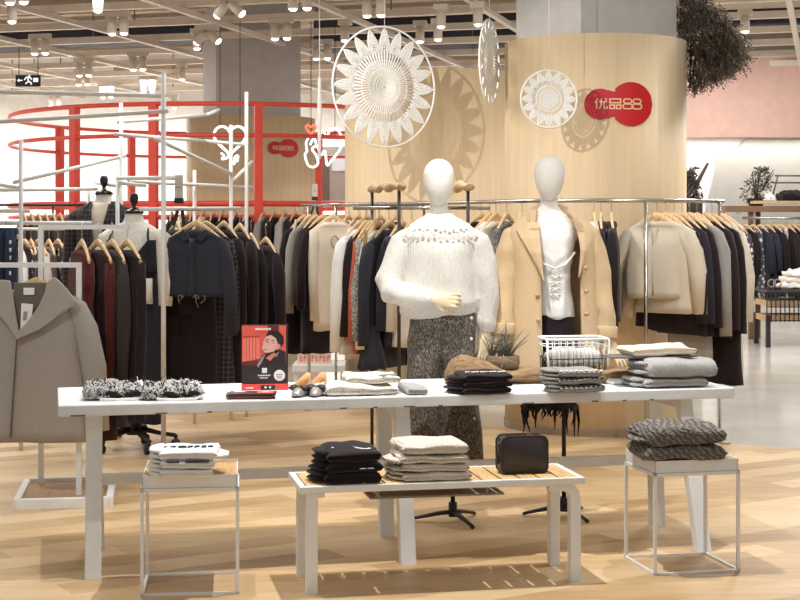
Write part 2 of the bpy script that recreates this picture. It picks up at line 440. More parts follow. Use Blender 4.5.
SP = [(12, 21, 1), (17, 2, 0), (118, 33, 0), (40, 53, 0), (84, 75, 0), (83, 84, 0), (138, 69, 0), (197, 48, 1), (182, 79, 1), (148, 91, 0), (107, 97, 0), (55, 106, 0), (174, 108, 1),
      (229, 18, 2), (281, 38, 0), (207, 45, 2), (246, 66, 0), (322, 58, 0), (374, 15, 0), (420, 41, 1), (441, 26, 1), (478, 24, 1), (438, 39, 1), (745, 31, 1), (727, 62, 1), (300, 8, 0), (98, 10, 1), (345, 40, 1)]
SP.sort()
protos = {}
for i, (px, py, kd) in enumerate(SP):
    Z = (3.35-CH)*FPX/(YH-py); loc = V((XX(px, Z), Z, 3.32)); rz = GA
    lb = '%s ceiling spotlight, %s from the left in the ceiling grid' % ({0: 'white twin-head', 1: 'white single-head', 2: 'white twin-head angled'}[kd], nth(i))
    if kd not in protos:
        protos[kd] = spot_proto(kd); protos[kd].location = loc; protos[kd].rotation_euler.z = rz; protos[kd]['label'] = lb
    else: dup(protos[kd], loc, rz, lb)

# exit sign
Z = 19; t = thing('exit_sign', 'black hanging exit sign with a white arrow and running figure', 'sign', P(28.5, 86.5, Z))
k = Z/FPX
MB().box((0, 0, .07), (25*k, .06, .145)).build('sign_box', plain((40, 36, 34), .4), t, smooth=False, bev=.005)
mb = MB(); wl = glow((235, 240, 240), .8)
mb.box((-.095, -.034, .075), (.05, .008, .012)); mb.prism([(-.135, .075), (-.11, .098), (-.11, .052)], -.036, -.031)
mb.build('arrow', wl, t, smooth=False)
mb = MB()
for a, c in (((-.02, .115), (.03, .11)), ((0, .1), (.01, .06)), ((.01, .065), (-.03, .03)), ((.01, .065), (.045, .04)), ((.045, .04), (.04, .02)), ((-.02, .11), (-.045, .08)), ((.03, .11), (.05, .085))):
    mb.tube([(a[0], -.034, a[1]), (c[0], -.034, c[1])], .008, 6)
mb.ell((.02, -.034, .132), (.014, .006, .012), 10, 6).box((.1, -.034, .08), (.06, .006, .05))
mb.build('running_figure', wl, t)
mb = MB()
for s in (-1, 1): mb.cyl((s*.12, 0, .14), (s*.12, 0, 1.0), .005, 6)
mb.build('hanging_rod', BLACK, t)
# ------------------------------------------------------------------ long table
TA = radians(13); TE = V((cos(TA), sin(TA), 0)); TD = V((-sin(TA), cos(TA), 0))
T0 = V((-1.402, 6.15, 0))                       # front left corner of the top
t = thing('display_table', 'long white-stained trestle table across the middle of the shop', 'table', T0, TA)
mb = MB(); nx, ny = 40, 8                        # slightly uneven timber slab
def slab(L, D, z0, z1):
    mb.box((L/2, D/2, (z0+z1)/2), (L, D, z1-z0))
slab(3.0, .70, .672, .72)
mb.build('tabletop', WHITEW, t, smooth=False, bev=.006)
for x, w_ in ((.08, .06), (.42, .05), (.62, .02), (1.19, .03), (1.33, .02), (1.48, .05), (1.62, .02), (2.02, .05), (2.33, .03), (2.47, .02), (2.6, .02)):
    MB().box((x, -.0005, .676), (w_, .004, .006)).build('edge_chip', plain((116, 104, 94), .8), t, smooth=False)
for u, f0, f1 in ((.14, .005, .60), (1.465, -.035, .548), (2.80, -.10, .50)):
    for v0, v1, du in ((f0, .14, 0), (f1, .50, .035)):
        a = V((u+du, v0, 0)); c = V((u+.01, v1, .672)); hw, hd = .033, .022
        r0 = [a+V((sx*hw, sy*hd*1.3, 0)) for sx, sy in ((-1, -1), (1, -1), (1, 1), (-1, 1))]
        r1 = [c+V((sx*hw, sy*hd*1.3, 0)) for sx, sy in ((-1, -1), (1, -1), (1, 1), (-1, 1))]
        MB().loft([r0, r1]).build('leg', WHITEW, t, smooth=False, bev=.004)
    MB().box((u, .33, .645), (.05, .5, .05)).build('cross_rail', WHITEW, t, smooth=False)
    MB().box((u, .33, .355), (.04, .53, .04)).build('foot_rail', WHITEW, t, smooth=False)
MB().box((1.465, .34, .355), (2.64, .04, .044)).build('stretcher', WHITEW, t, smooth=False)
ZT = .72
# ------------------------------------------------------------------ bench
BA = radians(11.3)
b0 = V((-.392, 5.885, 0)); t = thing('slatted_bench', 'low white bench with pale wooden slats and rounded legs, in front', 'bench', b0, BA)
L, D, zb = 1.17, .375, .43
mb = MB()
mb.box((L/2, .0125, zb-.0125), (L, .025, .027)); mb.box((L/2, D-.0125, zb-.0125), (L, .025, .027))
mb.box((.0125, D/2, zb-.0125), (.025, D-.05, .027)); mb.box((L-.0125, D/2, zb-.0125), (.025, D-.05, .027))
mb.build('top_frame', WHITE, t, smooth=False, bev=.003)
SLAT = wood((226, 188, 134), 'plank', .5)
ns = 14; sw = (L-.05)/ns
for i in range(ns):
    MB().box((.025+sw*(i+.5), D/2, zb-.006), (sw-.009, D-.052, .014)).build('slat', SLAT, t, smooth=False, bev=.002)
for x, s in ((.075, -1), (L-.045, 1)):
    for y in (.045, D-.045):
        hw = .024
        if s > 0:
            path = [(x-.10, zb-.032), (x-.05, zb-.032), (x-.018, zb-.04), (x+.004, zb-.062), (x+.012, zb-.10), (x+.012, 0)]
        else: path = [(x-.024+.05, zb-.027), (x-.024+.03, zb-.027), (x-.02, zb-.035), (x-.022, zb-.06), (x-.024, zb-.1), (x-.024, 0)]
        rings = []
        for i, (px_, pz) in enumerate(path):
            q0 = V((path[max(i-1, 0)][0], 0, path[max(i-1, 0)][1])); q1 = V((path[min(i+1, 5)][0], 0, path[min(i+1, 5)][1]))
            d = (q1-q0).normalized(); nn = V((d.z, 0, -d.x)) * .0225
            p = V((px_, y, pz)); rings.append([p-nn+V((0, -hw, 0)), p+nn+V((0, -hw, 0)), p+nn+V((0, hw, 0)), p-nn+V((0, hw, 0))])
        MB().loft(rings).build('leg', WHITE, t, smooth=False, bev=.004)
MB().box((.58, D/2+.03, zb-.075), (.56, .2, .008)).build('under_shelf', plain((140, 136, 132), .5), t, smooth=False)
mb = MB()
for x in (.33, .79): mb.box((x, D/2+.12, zb-.042), (.012, .012, .06)); mb.box((x, D/2-.06, zb-.042), (.012, .012, .06))
mb.build('shelf_bracket', plain((150, 140, 130), .5), t, smooth=False)
# ------------------------------------------------------------------ cube side tables
def cube_table(loc, rz, w_, d_, h, label):
    t = thing('side_table', label, 'table', loc, rz, 'wire cube side tables with wooden trays')
    r = .0065
    for x in (r, w_-r):
        for y in (r, d_-r): MB().box((x, y, h/2-.03), (2*r, 2*r, h-.06)).build('leg', WHITE, t, smooth=False)
    for z, nm_ in ((r, 'lower_frame'), (h-.058, 'upper_frame')):
        mb = MB()
        for y in (r, d_-r): mb.box((w_/2, y, z), (w_, 2*r, 2*r))
        for x in (r, w_-r): mb.box((x, d_/2, z), (2*r, d_, 2*r))
        mb.build(nm_, WHITE, t, smooth=False)
    mb = MB(); i = .006; e = .004; th = .05
    mb.box((w_/2, i+e/2, h-th/2), (w_-2*i, e, th)); mb.box((w_/2, d_-i-e/2, h-th/2+.004), (w_-2*i, e, th+.008))
    mb.box((i+e/2, d_/2, h-th/2), (e, d_-2*i, th)); mb.box((w_-i-e/2, d_/2, h-th/2), (e, d_-2*i, th))
    mb.build('tray_rim', WHITE, t, smooth=False)
    MB().box((w_/2, d_/2, h-.03), (w_-.022, d_-.022, .05)).build('wooden_top', wood((206, 168, 118), 'plank', .5), t, smooth=False)
    return t
cube_table((-1.018, 5.88, 0), radians(6), .385, .35, .476, 'white wire cube side table holding folded white tops')
cube_table((1.055, 6.225, 0), radians(12.5), .385, .345, .478, 'white wire cube side table holding grey cable knits')

# ------------------------------------------------------------------ folded garments
def folded_mb(w_, d_, h, layers=2, seed=0, sag=.15, round_=.5, wr=.006):
    nu, nx = 40, 26; rings = []
    for i in range(nx+1):
        s = -1+2*i/nx; x = s*w_/2
        e = (1-abs(s)**14)**.3 if abs(s) < 1 else 0
        e = max(e, .02); ring = []
        for k in range(nu):
            a = 2*pi*k/nu; ca, sa = cos(a), sin(a)
            yy = abs(ca)**.45*(1 if ca > 0 else -1); zz = abs(sa)**.6*(1 if sa > 0 else -1)
            zn = (zz+1)/2                                     # 0 bottom .. 1 top
            g = (abs(cos(pi*layers*zn)))**6 if layers > 1 else 0
            gi = 1-.05*(1-g) if False else 1-.07*(1-abs(sin(pi*layers*zn)))**3*(1 if layers > 1 else 0)
            y = yy*d_/2*gi*(.9+.1*e); xx_ = x*(1-.05*(1-abs(sin(pi*layers*zn)))**3*(1 if layers > 1 and abs(s) > .8 else 0))
            hh = h*(1+sag*noise.noise(V((xx_*7+seed, y*7, seed*1.3))))
            z = h/2 + zz*h/2*e
            if zz > 0: z = h/2+(hh-h/2)*zz*e
            ring.append(V((xx_, y, z)))
        rings.append(ring)
    mb = MB().loft(rings); mb.wrinkle(wr, 13, seed, lo=0.0)
    return mb
def folded(name, label, cat, loc, rz, w_, d_, h, mat, layers=2, seed=0, group=None, sag=.15, wr=.006, parts=None):
    mb = folded_mb(w_, d_, h, layers, seed, sag, .5, wr)
    if not parts:
        o = mb.build(name, mat, None, loc=loc, rz=rz); return tag(o, label, cat, group)
    t = thing(name, label, cat, loc, rz, group); mb.build('folded_body', mat, t)
    parts(t, w_, d_, h); return t
def stack(px0, px1, pyb, zs, rz, items, d_, group=None, jit=.006, fill=True):
    a = ON((px0+px1)/2, pyb, zs); w_ = XX(px1, a.y)-XX(px0, a.y); w_ /= cos(rz)
    c = a + V((-sin(rz), cos(rz), 0))*d_/2; z = zs
    out = []
    for i, it in enumerate(items):
        h = it['h']; r2 = random.Random(i*7+int(px0))
        ww = w_*it.get('w', 1.0)
        loc = V((c.x+r2.uniform(-jit, jit)+it.get('dx', 0), c.y+r2.uniform(-jit, jit), z))
        out.append(folded(it['name'], it['label'], it['cat'], loc, rz+r2.uniform(-.03, .03), ww, d_*it.get('d', 1), h*1.02, it['mat'], it.get('layers', 2), i*3+px0, group, it.get('sag', .12), it.get('wr', .006), it.get('parts')))
        z += h*.985
    return out
def fold_end(mat, side=-1, n=2, seed=0):
    def f(t, w_, d_, h):
        for i in range(n):                                   # the loose folded end sticking out at the side
            z = h*(.3+.5*i/max(1, n-1)); x = side*w_*.47; r_ = random.Random(seed+i)
            pts = [(x, -d_*.38, z), (x+side*.022, -d_*.2, z), (x+side*(.02+r_.random()*.02), d_*.1, z), (x+side*.006, d_*.36, z)]
            MB().tube(pts, [(.012, .006), (.026, .009), (.024, .009), (.01, .005)], 10, (0, 0, 1), wob=.006, seed=seed).build('loose_fold', mat, t)
    return f
def prints(pieces, mat, name='print'):
    def f(t, w_, d_, h):
        mb = MB(); pieces(mb, w_, d_, h); mb.build(name, mat, t)
    return f
def both(*fs):
    def f(t, w_, d_, h):
        for g in fs: g(t, w_, d_, h)
    return f
FW = fabric((240, 238, 234)); FB = fabric((40, 31, 34)); FCR = fabric((226, 217, 203), 'knit'); FG = fabric((152, 148, 143), 'knit')
FCAB = fabric((122, 114, 107), 'cable')
# lettering on the top white tee: rows of curved dark strokes as on the folded print
def tee_print(mb, w_, d_, h):
    x = -w_*.40; y = -d_*.16
    zt = h*1.045
    def s(a, c): mb.tube([(x+a[0], y+a[1], zt), (x+c[0], y+c[1], zt)], (.0042, .003), 6, (0, 0, 1))
    def arc(cx, r0, r1, a0, a1):
        pts = [(x+cx+r0*cos(radians(a0+(a1-a0)*i/8)), y+r1*sin(radians(a0+(a1-a0)*i/8)), zt) for i in range(9)]
        mb.tube(pts, (.0045, .003), 6, (0, 0, 1))
    s((0, -.012), (.004, .012)); s((.004, .012), (.014, .008))
    arc(.035, .013, .014, 60, 300); arc(.068, .014, .014, 0, 360)
    s((.092, -.014), (.094, .014)); s((.094, .014), (.11, .013)); s((.094, 0), (.106, 0))
    s((.118, -.014), (.12, .014)); s((.12, .014), (.136, .013)); s((.12, 0), (.132, 0))
    s((.146, -.014), (.146, .014)); s((.146, .014), (.162, .014)); s((.146, 0), (.158, 0)); s((.146, -.014), (.163, -.014))
    s((.172, -.014), (.172, .014)); s((.172, .014), (.188, .014)); s((.172, 0), (.184, 0)); s((.172, -.014), (.189, -.014))
stack(160, 215, 478.5, .472, radians(6), [
    dict(h=.034, name='folded_blouse', label='folded white top at the bottom of the stack on the cube table', cat='clothes', mat=FW, parts=fold_end(FW, -1, 2, 1)),
    dict(h=.032, name='folded_blouse', label='folded white top in the middle of the stack on the cube table', cat='clothes', mat=FW, parts=both(fold_end(FW, -1, 2, 2), prints(lambda m_, w_, d_, h: [m_.box((w_*q, -d_*.49, h*1.0), (.05, .012, .003)) for q in (-.25, .1, .3)], FB, 'dark_trim')), w=.98),
    dict(h=.044, name='folded_blouse', label='white top with dark print lying topmost on the cube table stack', cat='clothes', mat=FW, sag=.3, parts=both(fold_end(FW, -1, 2, 3), fold_end(FW, 1, 1, 4), prints(tee_print, fabric((52, 56, 66)), 'lettering')), w=1.08)],
    .25, 'folded white tops')
def black_marks(mb, w_, d_, h):
    r_ = random.Random(4)
    for i in range(16):
        x = -w_*.32+w_*.62*i/15; mb.ell((x, -d_*.12+d_*.22*sin(i*.35), h*1.03), (.008, .006+.006*r_.random(), .003), 8, 5)
def side_dash(mb, w_, d_, h):
    for a in (.12, .26): mb.box((w_*a, -d_*.5-.001, h*.5), (.026, .012, .003))
stack(326, 384, 485, .43, BA, [
    dict(h=.045, name='folded_shirt', label='folded black shirt at the bottom of the bench stack', cat='clothes', mat=FB, parts=fold_end(FB, -1, 2, 5)),
    dict(h=.040, name='folded_shirt', label='folded black shirt with a pale dash, middle of the bench stack', cat='clothes', mat=FB, w=.97, parts=both(fold_end(FB, -1, 2, 6), prints(side_dash, FW, 'pale_mark'))),
    dict(h=.050, name='folded_shirt', label='black shirt with white print lying topmost on the bench stack', cat='clothes', mat=FB, w=.95, sag=.3, parts=both(fold_end(FB, -1, 2, 7), prints(black_marks, FW, 'white_print')))],
    .26, 'folded black shirts on the bench')
stack(402, 472, 482, .43, BA, [
    dict(h=.036, name='folded_sweater', label='cream folded sweater at the bottom of the bench stack', cat='clothes', mat=FCR, parts=fold_end(FCR, -1, 2, 8)),
    dict(h=.034, name='folded_sweater', label='second cream folded sweater from the bottom of the bench stack', cat='clothes', mat=FCR, w=.98, parts=fold_end(FCR, -1, 1, 9)),
    dict(h=.036, name='folded_sweater', label='third cream folded sweater from the bottom, under the top one', cat='clothes', mat=FCR, w=1.0, parts=fold_end(FCR, -1, 1, 10)),
    dict(h=.046, name='folded_sweater', label='cream folded sweater lying topmost on the bench stack', cat='clothes', mat=FCR, w=.97, sag=.3)],
    .28, 'folded cream sweaters')
stack(646, 730, 462, .474, radians(12), [
    dict(h=.064, name='folded_sweater', label='grey cable-knit sweater folded at the bottom on the wire table', cat='clothes', mat=FCAB, layers=1, sag=.25, wr=.014, parts=fold_end(FCAB, 1, 1, 11)),
    dict(h=.076, name='folded_sweater', label='grey cable-knit sweater folded on top on the wire table', cat='clothes', mat=FCAB, layers=1, w=.96, sag=.45, wr=.016, parts=fold_end(FCAB, -1, 1, 12))],
    .27, 'grey cable-knit sweaters')
# handbag on the bench
a = ON(525.5, 475, .43); t = thing('handbag', 'small black boxy zip handbag on the slatted bench', 'bag', a+V((-.01, .06, 0)), BA)
BAG = plain((38, 28, 30), .38, name='black leather')
def rbox(w_, d_, h, r, n=6):
    rings = []
    for i, (y, s) in enumerate(((-d_/2, .93), (-d_/2+.008, 1), (0, 1.01), (d_/2-.008, 1), (d_/2, .93))):
        ring = []
        for cx, cz, a0 in ((w_/2-r, r, -90), (w_/2-r, h-r, 0), (-w_/2+r, h-r, 90), (-w_/2+r, r, 180)):
            for k in range(n+1):
                th = radians(a0+90*k/n); ring.append(V(((cx+r*cos(th))*s, y, h/2+(cz+r*sin(th)-h/2)*s)))
        rings.append(ring)
    return MB().loft(rings)
rbox(.2, .085, .157, .03).build('body', BAG, t, smooth=True, bev=.003)
MB().box((0, 0, .1585), (.14, .012, .004)).build('zip', plain((70, 60, 58), .4, .6), t, smooth=False)
for y in (-.0415, .0415): 
    rb = rbox(.203, .005, .16, .031); rb.xf(Matrix.Translation((0, y, -.0015))).build('piping', plain((52, 42, 42), .4), t)
MB().tube([(-.098, 0, .13), (-.112, 0, .11), (-.106, .0, .07), (-.104, 0, .04)], (.008, .003), 8, (1, 0, 0)).build('side_strap', BAG, t)
MB().box((.02, -.047, .162), (.026, .004, .007)).build('zip_pull', plain((150, 140, 130), .3, .9), t, smooth=False)

# ------------------------------------------------------------------ on the long table
stack(464, 514, 395, ZT, TA, [
    dict(h=.03, name='folded_tee', label='black folded tee at the bottom of the table stack', cat='clothes', mat=FB, parts=fold_end(FB, -1, 2, 21)),
    dict(h=.028, name='folded_tee', label='black folded tee in the middle of the table stack', cat='clothes', mat=FB, w=.98, parts=fold_end(FB, -1, 2, 22)),
    dict(h=.035, name='folded_tee', label='black tee with white print lying topmost on the table stack', cat='clothes', mat=FB, w=.97, parts=both(fold_end(FB, -1, 1, 23), prints(lambda m_, w_, d_, h: [m_.ell((-w_*.4+w_*.8*i/13, -d_*.2+.006*sin(i*2.1), h*1.03), (.007, .009, .003), 8, 5) for i in range(14)], FW, 'white_print')))],
    .24, 'folded black tees on the table')
def lace_dash(mb, w_, d_, h):
    for i in range(9): mb.ell((-w_*.45+w_*.9*i/8, -d_*.47, h*.93+.002*sin(i*3)), (.008, .008, .004), 8, 5)
stack(560, 606, 393.5, ZT, TA, [
    dict(h=.034, name='folded_tee', label='grey folded tee at the bottom, below the wire basket', cat='clothes', mat=FG, parts=both(fold_end(FG, -1, 2, 31), prints(lace_dash, FB, 'black_lace'))),
    dict(h=.034, name='folded_tee', label='grey folded tee with black lace, middle of its stack', cat='clothes', mat=FG, parts=both(fold_end(FG, -1, 2, 32), prints(lace_dash, FB, 'black_lace'))),
    dict(h=.034, name='folded_tee', label='grey folded tee topmost in front of the wire basket', cat='clothes', mat=FG, w=.98, parts=both(fold_end(FG, -1, 2, 33), prints(lace_dash, FW, 'white_lace')))],
    .22, 'folded grey tees on the table')
FLG = fabric((176, 173, 170), 'knit')
st = stack(648, 721, 388.5, ZT, TA, [
    dict(h=.046, name='folded_sweater', label='light grey sweater folded flat at the table\'s right end', cat='clothes', mat=FLG, w=.93, dx=-.03, layers=2, parts=fold_end(FLG, -1, 2, 41)),
    dict(h=.082, name='folded_sweater', label='thick light grey folded sweater lying below the dark board', cat='clothes', mat=FLG, layers=1, sag=.2, parts=fold_end(FLG, -1, 2, 42))],
    .30, 'light grey folded sweaters')
ba = ON(660, 388, ZT); bz = ZT+.132
tag(MB().box((0, 0, .004), (.42, .17, .007)).build('display_board', plain((104, 98, 96), .5), None, smooth=False, bev=.002, loc=(ba.x-.03, ba.y+.13, bz), rz=TA), 'thin dark grey board lying on the light grey sweaters', 'board')
folded('folded_blouse', 'beige blouse folded on top of the dark board', 'clothes', (ba.x+.01, ba.y+.14, bz+.008), TA, .33, .2, .05, fabric((228, 214, 192)), 2, 51, None, .5, .01)
# driftwood, basket, plant
dl = ON(447, 384, ZT); dl.y = 6.93; dl = V((XX(449, 6.95), 6.95, ZT))
rings = []
for i in range(37):
    u = i/36; x = 1.0*u
    prof = .074+.07*max(0, 1-abs(u-.06)/.2)-.01*u if u > .01 else .06
    prof *= 1+.15*noise.noise(V((u*9, 0, 2)))
    yy = .10*(1-.25*u)*(1+.25*noise.noise(V((u*6, 3, 1)))); ring = []
    for k in range(22):
        th = 2*pi*k/22; ca, sa = cos(th), sin(th)
        rr = 1+.3*noise.noise(V((u*5, ca*1.6, sa*1.6)))+.12*noise.noise(V((u*3, ca*5, sa*5)))
        z = prof*.5+abs(sa)**.7*(1 if sa > 0 else -1)*prof*.5*rr
        ring.append(V((x+.02*noise.noise(V((ca*2, sa*2, 4)))*(1 if i in (0, 36) else .2), yy*ca*rr+.03*sin(u*5), max(0, z))))
    rings.append(ring)
tag(MB().loft(rings).build('driftwood_log', wood((152, 122, 88), 'drift', .85), None, loc=dl, rz=TA*.8), 'long weathered driftwood log lying along the back of the table', 'driftwood')
bk = V((XX(573, 7.12), 7.12, .772)); k = 7.1/FPX
t = thing('wire_basket', 'white and black wire basket standing on the driftwood log', 'basket', bk, radians(9))
w_, d_, h = 63*k, .2, 32*k
def rrect(w2, d2, z, r=.03):
    out = []
    for cx, cy, a0 in ((w2-r, -d2+r, -90), (w2-r, d2-r, 0), (-w2+r, d2-r, 90), (-w2+r, -d2+r, 180)):
        for q in range(5): out.append(V((cx+r*cos(radians(a0+22.5*q)), cy+r*sin(radians(a0+22.5*q)), z)))
    out.append(out[0]); return out
MB().tube(rrect(w_/2, d_/2, h), .0065, 8, (0, 0, 1)).build('rim', WHITE, t)
mb = MB()
for z, s in ((h*.78, .985), (.005, .93)): mb.tube(rrect(w_/2*s, d_/2*s, z), .003, 6, (0, 0, 1))
for i in range(9):
    x = (-1+2*(i+.5)/9)
    for sy in (-1, 1): mb.cyl((x*w_/2*.97, sy*d_/2, h), (x*w_/2*.9, sy*d_/2*.93, .005), .0022, 6)
for sx in (-1, 1): mb.tube([(sx*w_/2, -d_/2+.012, h), (sx*w_/2*.99, -d_/2+.008, h*.5), (sx*w_/2*.95, -d_/2+.006, .003)], .0055, 8, (0, 0, 1))
mb.build('white_wires', WHITE, t)
mb = MB()
for z, s in ((h*.4, .96), (h*.02, .93)): mb.tube(rrect(w_/2*s, d_/2*s, z), .003, 6, (0, 0, 1))
for i in range(11):
    x = (-1+2*(i+.5)/11)*.92
    for sy in (-1, 1): mb.cyl((x*w_/2, sy*d_/2*.96, h*.42), (x*w_/2, sy*d_/2*.93, .005), .0022, 6)
    mb.cyl((x*w_/2, -d_/2*.93, .004), (x*w_/2, d_/2*.93, .004), .002, 6)
for sx in (-1, 1):
    for q in range(4): mb.cyl((sx*w_/2*.95, d_*(-.36+.24*q), h*.42), (sx*w_/2*.93, d_*(-.36+.24*q), .005), .0022, 6)
mb.build('black_wires', BLACK, t)
folded('folded_towel', 'grey striped cloth folded inside the wire basket', 'cloth', bk+V((0, .0, .008)), radians(9), w_*.86, d_*.72, h*.66, fabric((196, 193, 188), 'stripe'), 2, 61, None, .35, .008)
pp = V((XX(504, 7.05), 7.05, .805))
t = thing('potted_plant', 'spiky grey air plants in a squat glass pot on the driftwood', 'plant', V((XX(503, 7.03), 7.03, .786)), 0)
m, nt, b = newmat('pot glass'); b.inputs['Base Color'].default_value = lin((214, 196, 168)); b.inputs['Roughness'].default_value = .08; b.inputs['Transmission Weight'].default_value = .8; b.inputs['IOR'].default_value = 1.3
MB().lathe([(.045, 0), (.062, .004), (.066, .03), (.064, .062), (.056, .064), (.058, .03), (.04, .012)], 24, sx=1.2).build('pot', m, t)
MB().lathe([(.054, .012), (.056, .035), (.0, .04)], 18, sx=1.15).build('moss', fabric((120, 84, 56), 'tweed'), t)
LEAF = plain((112, 108, 92), .7, name='air plant')
for ci, (cx, nl, hh) in enumerate(((.02, 26, .16), (-.055, 12, .15), (-.015, 14, .13))):
    mb = MB(); r_ = random.Random(ci+3)
    for i in range(nl):
        a = r_.uniform(0, 2*pi); ti = r_.uniform(.05, .8); l = hh*r_.uniform(.55, 1.2); c0 = V((cx, 0, .045))
        d = V((cos(a)*ti, sin(a)*ti*.7, 1.15-ti*.5)).normalized()
        p1 = c0+d*l*.5; p2 = c0+d*l+V((cos(a)*.02, 0, -.01*ti))
        mb.tube([c0+V((r_.uniform(-.012, .012), 0, 0)), p1, p2], [(.0034, .002), (.0026, .0016), .0005], 6)
    mb.build('leaves', LEAF, t)
# white leaflet pile between the driftwood and the grey stack at the right
folded('folded_cloth', 'white folded cloth lying flat beside the light grey sweaters', 'cloth', V((XX(622, 7.02), 7.02, ZT)), TA, .16, .16, .026, FW, 1, 64, None, .1, .003)
# left part of the table
CRM = fabric((232, 224, 210), 'knit')
a = ON(362, 397, ZT)
folded('folded_sweater', 'cream knit sweater folded flat beside the silver shoes', 'clothes', V((a.x-.03, a.y+.17, ZT)), TA, .32, .30, .045, CRM, 2, 71, None, .4, .008, parts=fold_end(CRM, -1, 2, 71))
folded('folded_scarf', 'cream knit with a grey band folded on the flat sweater', 'clothes', V((a.x+.035, a.y+.19, ZT+.047)), TA-.06, .24, .20, .035, CRM, 2, 72, None, .5, .008,
    parts=prints(lambda m_, w_, d_, h: m_.tube([(w_*.12, -d_*.44, h*1.0), (w_*.26, -d_*.3, h*1.05), (w_*.44, -d_*.2, h*.95)], (.018, .006), 10, (0, 0, 1), wob=.004), FLG, 'grey_band'))
folded('folded_tee', 'pale grey tee folded in front of the weathered log', 'clothes', V((XX(411, 6.6)+.005, 6.62, ZT)), TA, .09, .22, .035, FLG, 2, 73, None, .3, .006)
a = ON(250, 399.5, ZT)
t = thing('leaflet_pile', 'flat pile of dark red-edged leaflets lying before the poster', 'leaflets', a+V((0, .06, 0)), radians(4))
for i in range(4):
    MB().box((rnd.uniform(-.012, .012), rnd.uniform(-.006, .006), .004+i*.0058), (.20, .12, .005), rnd.uniform(-.05, .05)).build('leaflet', plain([(54, 40, 40), (168, 74, 62), (40, 32, 34), (66, 48, 46), (60, 44, 44)][i], .45), t, smooth=False)
mb = MB(); mb.box((.06, -.012, .0255), (.07, .08, .001)); mb.build('red_picture', plain((226, 104, 88), .5), t, smooth=False)
mb = MB(); mb.box((.06, -.01, .0265), (.03, .018, .001)); mb.box((-.05, .01, .0255), (.05, .03, .001)); mb.build('pale_picture', plain((226, 216, 206), .5), t, smooth=False)
# fuzzy black and white tweed jackets
FUZ = fabric((160, 156, 151), 'tweed')
def fuzzy(px, lab, seed):
    a = ON(px, 401, ZT); t = thing('folded_jacket', lab, 'clothes', a+V((-.02, .15, 0)), TA-.03, 'fuzzy tweed jackets on the table')
    folded_mb(.27, .27, .062, 1, seed, .55, .5, .016).build('folded_body', FUZ, t)
    def tuft(mat, name, n, s):
        mb = MB(); r_ = random.Random(seed+s)
        for i in range(n):
            x = r_.uniform(-.12, .12); edge = r_.random()
            if edge < .5: p = V((x, -.138+r_.uniform(0, .012), r_.uniform(.006, .045)))
            else: p = V((x, r_.uniform(-.12, .1), .058+r_.uniform(-.008, .006)))
            d = V((r_.uniform(-1, 1), r_.uniform(-1, .3), r_.uniform(-.2, 1))).normalized()*r_.uniform(.012, .026)
            mb.tube([p, p+d*.6+V((0, 0, .003)), p+d], [.0028, .002, .0006], 5)
        o = mb.build(name, mat, t)
        o['kind'] = 'stuff'
    tuft(FB, 'black_fringe', 150, 1); tuft(FW, 'white_fringe', 130, 2)
    mb = MB()
    for i, (x, z) in enumerate(((-.02, .03), (.0, .02), (.06, .025), (.085, .03))): mb.ell((x, -.145, z), (.028, .008, .011), 12, 6)
    mb.build('black_lining', FB, t)
    for i in range(6):
        MB().lathe([(.0, -.004), (.008, -.003), (.009, .0), (.0075, .0035), (.0, .004)], 12).xf(Matrix.Translation((.11-.004*i, -.1+.028*i, .066-.004*abs(i-2))) @ Matrix.Rotation(.5, 4, 'X')).build('button', plain((226, 220, 210), .3), t)
    MB().tube([(-.07, -.15, .008), (.01, -.153, .004), (.09, -.148, .008), (.13, -.14, .02)], (.005, .007), 8, (0, 0, 1)).build('white_hem', FW, t)
fuzzy(114, 'fuzzy black and white tweed jacket nearest the table\'s left end', 3)
fuzzy(171, 'fuzzy tweed jacket folded next to the dark leaflets', 8)
